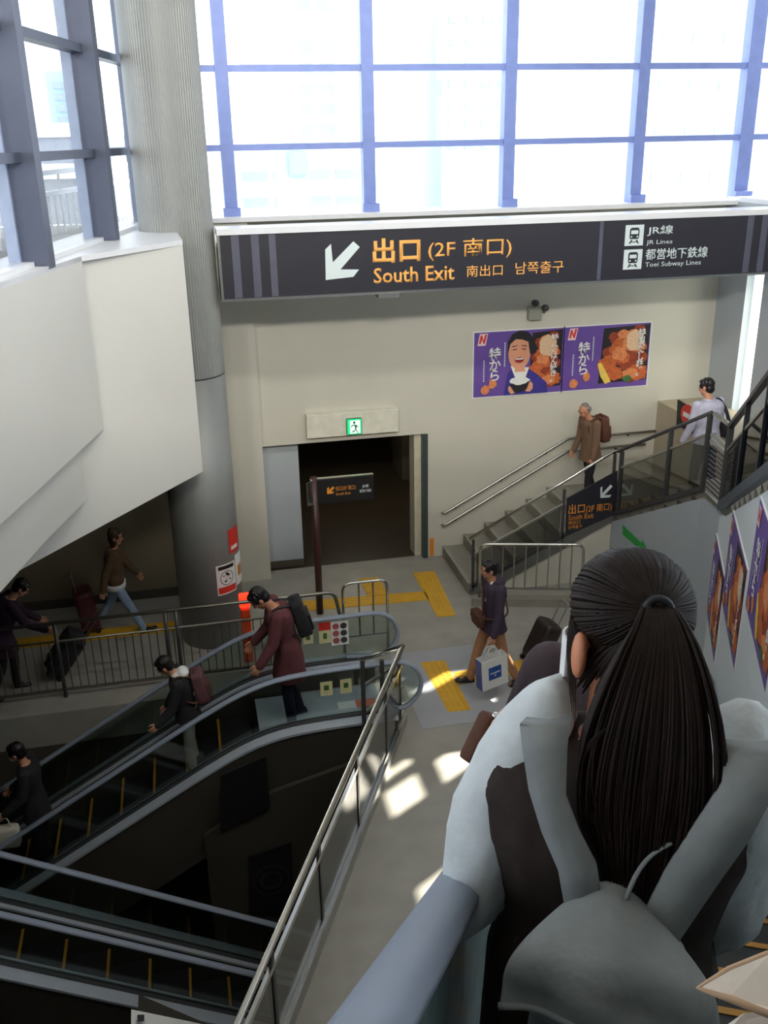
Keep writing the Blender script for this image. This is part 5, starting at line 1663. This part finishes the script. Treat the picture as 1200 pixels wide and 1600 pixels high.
# 5 man with the white hood lower on the escalator
h = 1.64
J = skeleton(h, lean=10, head=26, turn=-10, legs=((4, 8), (2, 8)), arms=((16, 6, 30), (8, 6, 20)))
sx = 2.05 + 0.52
loc = V((-0.36, 9.62, PR1(2.05 + 0.36) - 0.14)); rz = 90
m5 = person('person in a dark jacket with a white hood riding down the escalator', J, h, M_SKIN, M_DARKC, M_GREYP, M_HAIR, M_SHOE, coat=0.05)
q = MB(); c = J['neck'] - J['fw'] * 0.045 * h + J['sp'] * 0.005
q.ell(c, (0.105, 0.075, 0.065)); q.ell(c + J['fw'] * 0.05, (0.10, 0.09, 0.04)); q.remesh('hood', M_WHITE, m5, voxel=0.008, it=3)
place(m5, loc, rz)
b = backpack('dull plum backpack on the person with the white hood', J, h, mat('dull plum pack cloth', (104, 66, 72), 0.8, var=0.1, bump=0.2), M_BRN2, size=(0.14, 0.08, 0.19), drop=0.05); place(b, loc, rz)

# 6 person at the lower left
h = 1.66
J = skeleton(h, lean=4, head=14, turn=-14, legs=((4, 8), (2, 8)), arms=((12, 6, 40), (10, 6, 40)))
loc = V((-2.18, 9.62, PR1(2.05 + 2.18) - 0.02)); rz = 90
m6 = person('person in a dark coat and white face mask lowest on the escalator', J, h, M_SKIN, M_DARKC, M_DARKC, M_HAIR, M_SHOE, coat=0.14, top_name='coat')
c, U, Fv, Rv = J['head'], J['hd'], J['hf'], J['hr']
q = MB(); q.ell(c - U * 0.05 + Fv * 0.06, (0.062, 0.05, 0.045), Matrix((Rv, Fv, U)).transposed()); q.build('face_mask', M_WHITE, m6, smooth=True)
place(m6, loc, rz)
hb = thing('handbag', 'pale cream handbag held by the person lowest on the escalator', 'bag', along(loc, rz, J['wri0'] + J['fore0'] * 0.07) + V((0, 0, -0.40)))
q = MB(); rbox(q, hb.location + V((0, 0, 0.14)), 0.17, 0.07, 0.13); q.build('body', mat('pale cream cloth', (206, 202, 188), 0.8, bump=0.15), hb, smooth=True)
q = MB(); q.tube(rounded([hb.location + V((-0.09, 0, 0.26)), hb.location + V((-0.06, 0, 0.41)), hb.location + V((0.06, 0, 0.41)), hb.location + V((0.09, 0, 0.26))], 0.06), 0.008, 6); q.build('handle', M_WHITE, hb, smooth=True)

# 7 woman walking to the right on the dim walkway
h = 1.58
J = skeleton(h, lean=3, head=6, turn=0, legs=((-20, 18), (26, 4)), arms=((20, 5, 15), (-24, 8, 10)))
p = at_z(170, 826, h - 0.02)
loc = V((p.x, p.y, 0)); rz = -94
m7 = person('woman with brown hair in an olive jacket and pale jeans walking right', J, h, M_SKIN, M_OLIVE, M_JEAN, M_HAIRB, M_SHOE, long=0.02)
q = MB(); q.loft([ering(J['hip'] + ZUP * z, V((1, 0, 0)), V((0, 1, 0)), a, b) for z, a, b in ((-0.10, 0.165, 0.125), (-0.02, 0.168, 0.128))]); q.build('shirt_hem', M_WHITE, m7, smooth=True)
q = MB(); q.ell(J['head'] + J['hd'] * 0.09 - J['hf'] * 0.06, (0.045, 0.045, 0.04)); q.build('hair_bun', M_HAIRB, m7, smooth=True)
place(m7, loc, rz)
s7 = suitcase('dark maroon suitcase behind the woman in pale jeans', mat('dark maroon shell', (82, 30, 40), 0.4), w=0.38, d=0.25, h=0.58, handle=0.28, tilt=6)
s7.location = V((loc.x - 0.42, loc.y + 0.12, 0.01)); s7.rotation_euler = (0, 0, R_(-90 + 10))

# 8 dark figure at the left edge
h = 1.60
J = skeleton(h, lean=24, head=20, turn=0, legs=((16, 20), (-6, 20)), arms=((20, 6, 30), (30, 6, 30)))
p = at_z(28, 920, 1.42)
loc = V((p.x - 0.3, p.y, 0)); rz = -80
m8 = person('stooping person in dark plum clothes at the left edge behind the railing', J, h, M_SKIN, cl('dark plum coat cloth', (52, 32, 50)), M_DARKC, M_HAIR, M_SHOE, coat=0.16, top_name='coat', wide=1.2)
place(m8, loc, rz)
s8 = suitcase('black tilted suitcase beside the stooping dark figure at the left', M_DARKC, w=0.40, d=0.26, h=0.56, handle=0.4, tilt=38)
p = at_z(85, 1040, 0.0)
s8.location = V((p.x, 11.25, 0.05)); s8.rotation_euler = (0, 0, R_(100))

# ------------------------------------------------------------------ the person two steps ahead, mostly hidden
M_JKT = cl('dark brown puffer cloth', (56, 42, 46), 0.35)
h = 1.66
J = skeleton(h, lean=4, head=20, turn=10, legs=((4, 8), (0, 6)), arms=((18, 16, 30), (8, 8, 40)))
sA_, lA_ = 2.45, 0.05
m9 = person('person in a dark brown puffer jacket just ahead of the ponytailed woman', J, h, M_SKIN, M_JKT, M_DARKC, M_HAIR, M_SHOE, coat=0.08, puff=0.040, wide=1.08)
place(m9, PE(sA_, lA_, PRP(sA_) - 0.02), -26.2)

# ------------------------------------------------------------------ the ponytailed woman
M_HAIRW = mat('long dark brown hair', (30, 19, 13), 0.5, spec=0.16, var=0.35, scale=60, stretch=(1, 1, 0.15))
M_VEST = cl('dark brown vest cloth', (40, 27, 20), 0.3)
M_SLV = cl('pale grey sleeve cloth', (208, 214, 215), 0.35)
M_GRYB = cl('grey backpack cloth', (136, 139, 138), 0.3)
M_SKINW = mat('warm skin', (206, 134, 98), 0.5, var=0.06, scale=20)
h = 1.56
WS, WL = 1.27, 0.038
WZ = PRP(WS) - 0.055
WLOC = PE(WS, WL, WZ)
J = skeleton(h, lean=3, head=20, turn=14, legs=((3, 6), (-2, 8)), arms=((-13, 9, 128, 6), (6, 10, 60, 10)), sw=0.102)
def wl(p):
    """world to the woman's own frame"""
    return rotz(V(p) - WLOC, AZ)
def wpx(px, py, s):
    """pixel on the upright plane at distance s down the escalator, in her frame"""
    return wl(at_pl(px, py, PE(s, 0, 0), EU))
wm = person('woman with a long dark ponytail and pale grey sleeves standing nearest on the escalator', J, h, M_SKINW, M_VEST, cl('black skirt cloth', (30, 27, 28)), None, M_SHOE, sleeve=0, hs=1.13, es=1.15, eb=0.04, cwide=1.22, top_name='vest', bottom_name='trousers', face=True, puff=0.016, coat=0.26, hands=50, wide=0.96)
c, U, Fv, Rv = J['head'], J['hd'], J['hf'], J['hr']
s = h * 1.13 / 1.7
M3 = Matrix((Rv, Fv, U)).transposed()
# sleeves: wide, cut at the elbow
for i, sx in ((0, -1), (1, 1)):
    sh, el = J['sh%d' % i], J['elb%d' % i]
    d = (el - sh).normalized()
    x = V((1, 0, 0)); x = (x - d * x.x).normalized(); y = d.cross(x)
    L = (el - sh).length
    rnd = random.Random(i + 4)
    rings = []
    n = 40
    for t, r0 in ((-0.38, 0.020), (-0.32, 0.062), (-0.18, 0.092), (0.05, 0.122), (0.3, 0.122), (0.6, 0.106), (0.85, 0.087), (0.95, 0.081), (1.08, 0.078), (1.20, 0.070), (1.215, 0.055), (1.05, 0.05)):
        ring = []
        for k in range(n):
            a = 2 * math.pi * k / n
            f = 1 + 0.045 * math.sin(5 * a + 7 * t) * min(1, max(0, t + 0.1)) + 0.03 * math.sin(9 * a - 11 * t) + 0.025 * math.sin(3 * a + 16 * t)
            ring.append(sh + d * (L * t) + x * (math.cos(a) * r0 * f) + y * (math.sin(a) * r0 * f * 1.08))
        rings.append(ring)
    q = MB(); q.loft(rings); q.build('sleeve', M_SLV, wm, smooth=True)
# face mask
q = MB()
rings = []
for k in range(17):
    a = R_(-100 + 200 * k / 16)
    d = Fv * math.cos(a) + Rv * math.sin(a)
    r1 = 0.098 * s + 0.012 * s * math.cos(a)
    wv = 0.046 * s * (0.55 + 0.45 * math.cos(a * 0.8))
    p = c - U * 0.046 * s + Fv * 0.008 * s + Rv * 0 + Fv * (math.cos(a) * r1) + Rv * (math.sin(a) * 0.090 * s)
    rings.append([p + U * wv, p + U * wv + d * 0.004, p - U * wv + d * 0.004, p - U * wv])
q.loft(rings); q.build('face_mask', M_WHITE, wm, smooth=False)
def bez(P, n):
    out = []
    for i in range(n + 1):
        t = i / n
        a = [P[k].lerp(P[k + 1], t) for k in range(3)]
        b = [a[k].lerp(a[k + 1], t) for k in range(2)]
        out.append(b[0].lerp(b[1], t))
    return out
# hair: cap, combed locks and ponytail in one mesh
rnd = random.Random(11)
q = MB()
hc = c + U * 0.036 * s - Fv * 0.018 * s
rad = (0.089 * s, 0.100 * s, 0.092 * s)
q.ell(hc, rad, M3, 40, 24)
q.ell(c - U * 0.03 * s - Fv * 0.045 * s, (0.058 * s, 0.052 * s, 0.062 * s), M3, 28, 16)
def hdir(az, el):
    return V((math.sin(az) * math.cos(el), math.cos(az) * math.cos(el), math.sin(el)))
Td = hdir(R_(178), R_(4))
def onhead(d, k=1.0):
    p = V((d.x * rad[0] * k, d.y * rad[1] * k, d.z * rad[2] * k))
    return hc + M3 @ p
T = onhead(Td, 1.10)
for i in range(430):
    az = rnd.uniform(-180, 180)
    aa = abs(az)
    el = 34 if aa < 50 else (34 - (aa - 50) * 1.05 if aa < 100 else -18.5 - (aa - 100) * 0.42)
    el += rnd.uniform(-3, 3)
    d0 = hdir(R_(az), R_(el))
    pts = []
    lift = rnd.uniform(1.0, 1.022)
    for k in range(11):
        t = k / 10
        d = (d0 * (1 - t) + Td * t)
        # swing over the crown instead of through the head
        if d.length < 0.3:
            d = d + V((0, 0, 0.6))
        d.normalize()
        pts.append(onhead(d, lift + 0.05 * t ** 4))
    pts.append(T + (Rv * rnd.uniform(-1, 1) + U * rnd.uniform(-1, 1)) * 0.012)
    q.tube(pts, [0.0016] + [0.0034] * 10 + [0.0026], 5)
# hair band
q2 = MB(); q2.tube([T + (Rv * math.cos(a) + U * math.sin(a)) * 0.019 - Fv * 0.012 for a in [2 * math.pi * k / 16 for k in range(16)]], 0.006, 8, closed=True)
yb = J['chest'].y - 0.115
X1, Y1 = V((1, 0, 0)), V((0, 1, 0))
core = [(T, 0.014, 0.014), (T - Fv * 0.022 - U * 0.012, 0.02, 0.014), (T - Fv * 0.03 - ZUP * 0.05, 0.03, 0.014), (V((T.x, yb - 0.008, T.z - 0.14)), 0.045, 0.012), (V((T.x, yb - 0.008, T.z - 0.22)), 0.055, 0.012), (V((T.x + 0.005, yb - 0.008, T.z - 0.30)), 0.05, 0.010), (V((T.x + 0.01, yb - 0.01, T.z - 0.37)), 0.03, 0.008), (V((T.x + 0.015, yb - 0.03, T.z - 0.43)), 0.02, 0.01)]
q.loft([ering(p, X1, Y1, a, b, 20, 2.0) for p, a, b in core])
for i in range(900):
    u = rnd.uniform(-1, 1) if i % 3 else max(-1.35, min(1.35, rnd.gauss(0, 0.8)))
    w = rnd.uniform(-1, 1)
    L = 0.46 - 0.10 * abs(u) + rnd.uniform(-0.06, 0.03)
    p0 = T + Rv * (u * 0.014) + U * (w * 0.012)
    p1 = T - Fv * (0.075 + 0.02 * w) + Rv * (u * 0.03) - U * 0.01
    p2 = V((T.x + u * 0.115, yb - 0.05 - 0.022 * w - 0.012 * (1 - u * u), T.z - 0.20))
    p3 = V((T.x + 0.012 + u * 0.045 + rnd.uniform(-0.012, 0.012), yb - 0.035 - 0.015 * abs(w), T.z - L))
    pts = bez([p0, p1, p2, p3], 12)
    q.tube(pts, [0.0030] * 8 + [0.0026, 0.0022, 0.0016, 0.0011, 0.0006], 5)
for i in range(170):                    # nape hair drawn up into the band
    a = R_(rnd.uniform(82, 278)); low = rnd.uniform(0.0, 0.095) * s
    d = Rv * math.sin(a) + Fv * math.cos(a)
    p0 = c - U * low + Rv * (math.sin(a) * 0.070 * s) + Fv * (math.cos(a) * 0.085 * s - 0.008)
    p1 = p0 + d * 0.012 + (T - p0) * 0.25
    p2 = p0.lerp(T, 0.7) + d * 0.016
    q.tube(bez([p0, p1, p2, T + U * rnd.uniform(-0.012, 0.004)], 8), [0.0012] + [0.0034] * 7 + [0.0026], 5)
for sx in (-1, 1):                      # loose locks beside the ears
    for k in range(7):
        a = onhead(hdir(R_(sx * (84 + 3 * k)), R_(-10 - 2 * k)), 1.01)
        q.tube(bez([a, a - U * 0.04 + Rv * sx * 0.006, a - U * 0.08 - Fv * 0.01 * k * 0.3, a - U * (0.10 + 0.008 * k) - Fv * 0.02], 8), [0.0018] * 5 + [0.0014, 0.001, 0.0007, 0.0004], 5)
for k in range(5):                      # locks over the left shoulder strap
    a = V((T.x - 0.05, yb - 0.02, T.z - 0.12))
    q.tube(bez([a, a + V((-0.035 - 0.004 * k, -0.01, -0.03)), a + V((-0.055, -0.012, -0.09)), a + V((-0.035 + 0.006 * k, -0.012, -0.15 - 0.01 * k))], 9), [0.002] * 6 + [0.0016, 0.0012, 0.0008, 0.0004], 5)
hair = q.build('hair', M_HAIRW, wm, smooth=True)
q2.build('hair_band', M_BLACK, wm, smooth=True)
# phone in her raised left hand
place(wm, WLOC, -26.2)
wh = along(WLOC, -26.2, J['wri0'] + J['fore0'] * 0.09)

# grey backpack with wide straps on her back
bp = thing('backpack', 'grey cloth backpack with wide straps hanging low on the ponytailed woman', 'backpack', (0, 0, 0))
def ribbon(mb, rows, th=0.007):
    rings = []
    for (x0, y0, x1, y1, sd0) in rows:
        a, b = wpx(x0, y0, sd0), wpx(x1, y1, sd0)
        m_ = (a + b) / 2 + V((0, -0.008, 0))
        o = V((0, th, 0))
        rings.append([a, m_, b, b + o, m_ + o, a + o])
    mb.loft(rings)
q = MB(); ribbon(q, [(822, 1124, 894, 1122, 1.20), (812, 1134, 890, 1138, 1.155), (816, 1170, 886, 1175, 1.135), (826, 1235, 884, 1245, 1.12), (846, 1300, 905, 1300, 1.11), (872, 1360, 932, 1352, 1.105), (886, 1440, 945, 1440, 1.10)]); q.build('strap', M_GRYB, bp, smooth=True)
q = MB(); ribbon(q, [(1128, 1158, 1215, 1160, 1.20), (1132, 1178, 1222, 1186, 1.155), (1128, 1225, 1205, 1250, 1.13), (1085, 1290, 1172, 1312, 1.115), (1040, 1360, 1120, 1385, 1.11), (1000, 1440, 1062, 1470, 1.10), (985, 1490, 1045, 1510, 1.10)]); q.build('strap', M_GRYB, bp, smooth=True)
top = wpx(955, 1422, 1.07)
cb = V((top.x + 0.012, top.y, top.z - 0.19))
q = MB(); rbox(q, cb + V((0, 0.02, -0.045)), 0.132, 0.062, 0.155, taper=0.78); q.build('body', M_GRYB, bp, smooth=True)
q = MB()
grid = []
nu, nv = 29, 19
def flap_pt(u, v):
    drop = 0.075 + 0.035 * u + 0.02 * max(0, u)
    th_ = min(1.0, v / 0.55) * math.pi / 2
    x = u * (0.055 + 0.090 * math.sin(th_) + 0.012 * v) + 0.012 * v
    y = 0.055 - 0.15 * math.sin(th_) * (1 - 0.30 * u * u) - 0.012 * max(0, v - 0.55)
    z = -0.055 * (1 - math.cos(th_)) - drop * max(0, v - 0.4) / 0.6 - 0.062 * u * u * (0.7 + 0.3 * v)
    fold = 0.008 * math.sin(8 * u + 3 * v + 1.2) * v + 0.007 * math.sin(5 * u - 6 * v + 0.5) * v
    return top + V((x, y - fold, z + 0.006 + fold * 0.5))
for i in range(nu):
    grid.append([q.bm.verts.new(flap_pt(-1 + 2 * i / (nu - 1), k / (nv - 1))) for k in range(nv)])
for i in range(nu - 1):
    for k in range(nv - 1):
        q.bm.faces.new([grid[i][k], grid[i + 1][k], grid[i + 1][k + 1], grid[i][k + 1]])
fl = q.build('flap', M_GRYB, bp, smooth=True)
md = fl.modifiers.new('solid', 'SOLIDIFY'); md.thickness = 0.008
md = fl.modifiers.new('sub', 'SUBSURF'); md.levels = 1; md.render_levels = 1
q = MB(); q.tube([flap_pt(-1 + 0.08 * k, 1.0) for k in range(26)], 0.0055, 6); q.build('flap_hem', M_GRYB, bp, smooth=True)
q = MB(); rbox(q, cb + V((0.0, -0.052, -0.10)), 0.108, 0.034, 0.09); q.build('front_pocket', mat('darker grey backpack cloth', (104, 114, 118), 0.85, var=0.1, scale=14, bump=0.3, bscale=18), bp, smooth=True)
q = MB(); q.tube(bez([top + V((0.02, 0.02, 0.005)), top + V((0.03, 0.04, 0.05)), top + V((0.05, 0.05, 0.07)), top + V((0.075, 0.05, 0.09))], 8), 0.0035, 6); q.build('drawstring', M_GRYB, bp, smooth=True)
place(bp, WLOC, -26.2)

# small brown purse held in her left hand
pu = thing('purse', 'small dark brown purse in the left hand of the ponytailed woman', 'purse', wh)
q = MB(); rbox(q, wh + V((-0.02, 0.01, -0.04)), 0.036, 0.018, 0.05, M3=Matrix.Rotation(R_(26), 3, 'Z') @ Matrix.Rotation(R_(35), 3, 'Y')); q.build('body', M_BRN2, pu, smooth=True)
q = MB(); q.ell(wh + V((-0.01, -0.02, 0.03)), (0.008, 0.008, 0.008), None, 10, 6); q.build('clasp', M_CHROME, pu, smooth=True)

# pale beige cloth bag at the lower right corner
def pd(px, py, d):
    return CAM + ray(px, py) / F_PX * d
tb = thing('tote_bag', 'pale beige cloth bag with a pointed open flap at the lower right corner', 'bag', (0, 0, 0))
M_BEI = cl('pale beige canvas', (246, 230, 214), 0.2)
M_BEIE = mat('tan piping', (190, 156, 124), 0.7)
base = pd(1200, 1640, 0.80)
bz0 = PRP(base.dot(EU)) + 0.0
tb.location = V((base.x, base.y, bz0))
fl4 = [pd(1093, 1541, 0.83), pd(1140, 1512, 0.835), pd(1200, 1488, 0.84), pd(1280, 1470, 0.84), pd(1290, 1600, 0.80), pd(1200, 1580, 0.80), pd(1140, 1556, 0.815)]
q = MB(); q.prism(fl4, (0, 0, -0.006)); q.build('flap', M_BEI, tb, bevel=0.002)
q = MB(); q.tube([p + V((0, 0, -0.003)) for p in (fl4[4], fl4[5], fl4[6], fl4[0], fl4[1], fl4[2], fl4[3])], 0.0035, 6); q.build('piping', M_BEIE, tb, smooth=True)
b4 = [pd(1118, 1602, 0.84), pd(1160, 1574, 0.845), pd(1290, 1560, 0.85), pd(1310, 1720, 0.80), pd(1130, 1700, 0.80)]
zt = min(p.z for p in b4)
q = MB()
a5 = [q.bm.verts.new(p) for p in b4]
b5 = [q.bm.verts.new(V((p.x, p.y, bz0 + 0.02))) for p in b4]
q.bm.faces.new(a5); q.bm.faces.new(b5[::-1])
for i in range(5):
    q.bm.faces.new([a5[(i + 1) % 5], a5[i], b5[i], b5[(i + 1) % 5]])
q.build('body', M_BEI, tb, bevel=0.01)
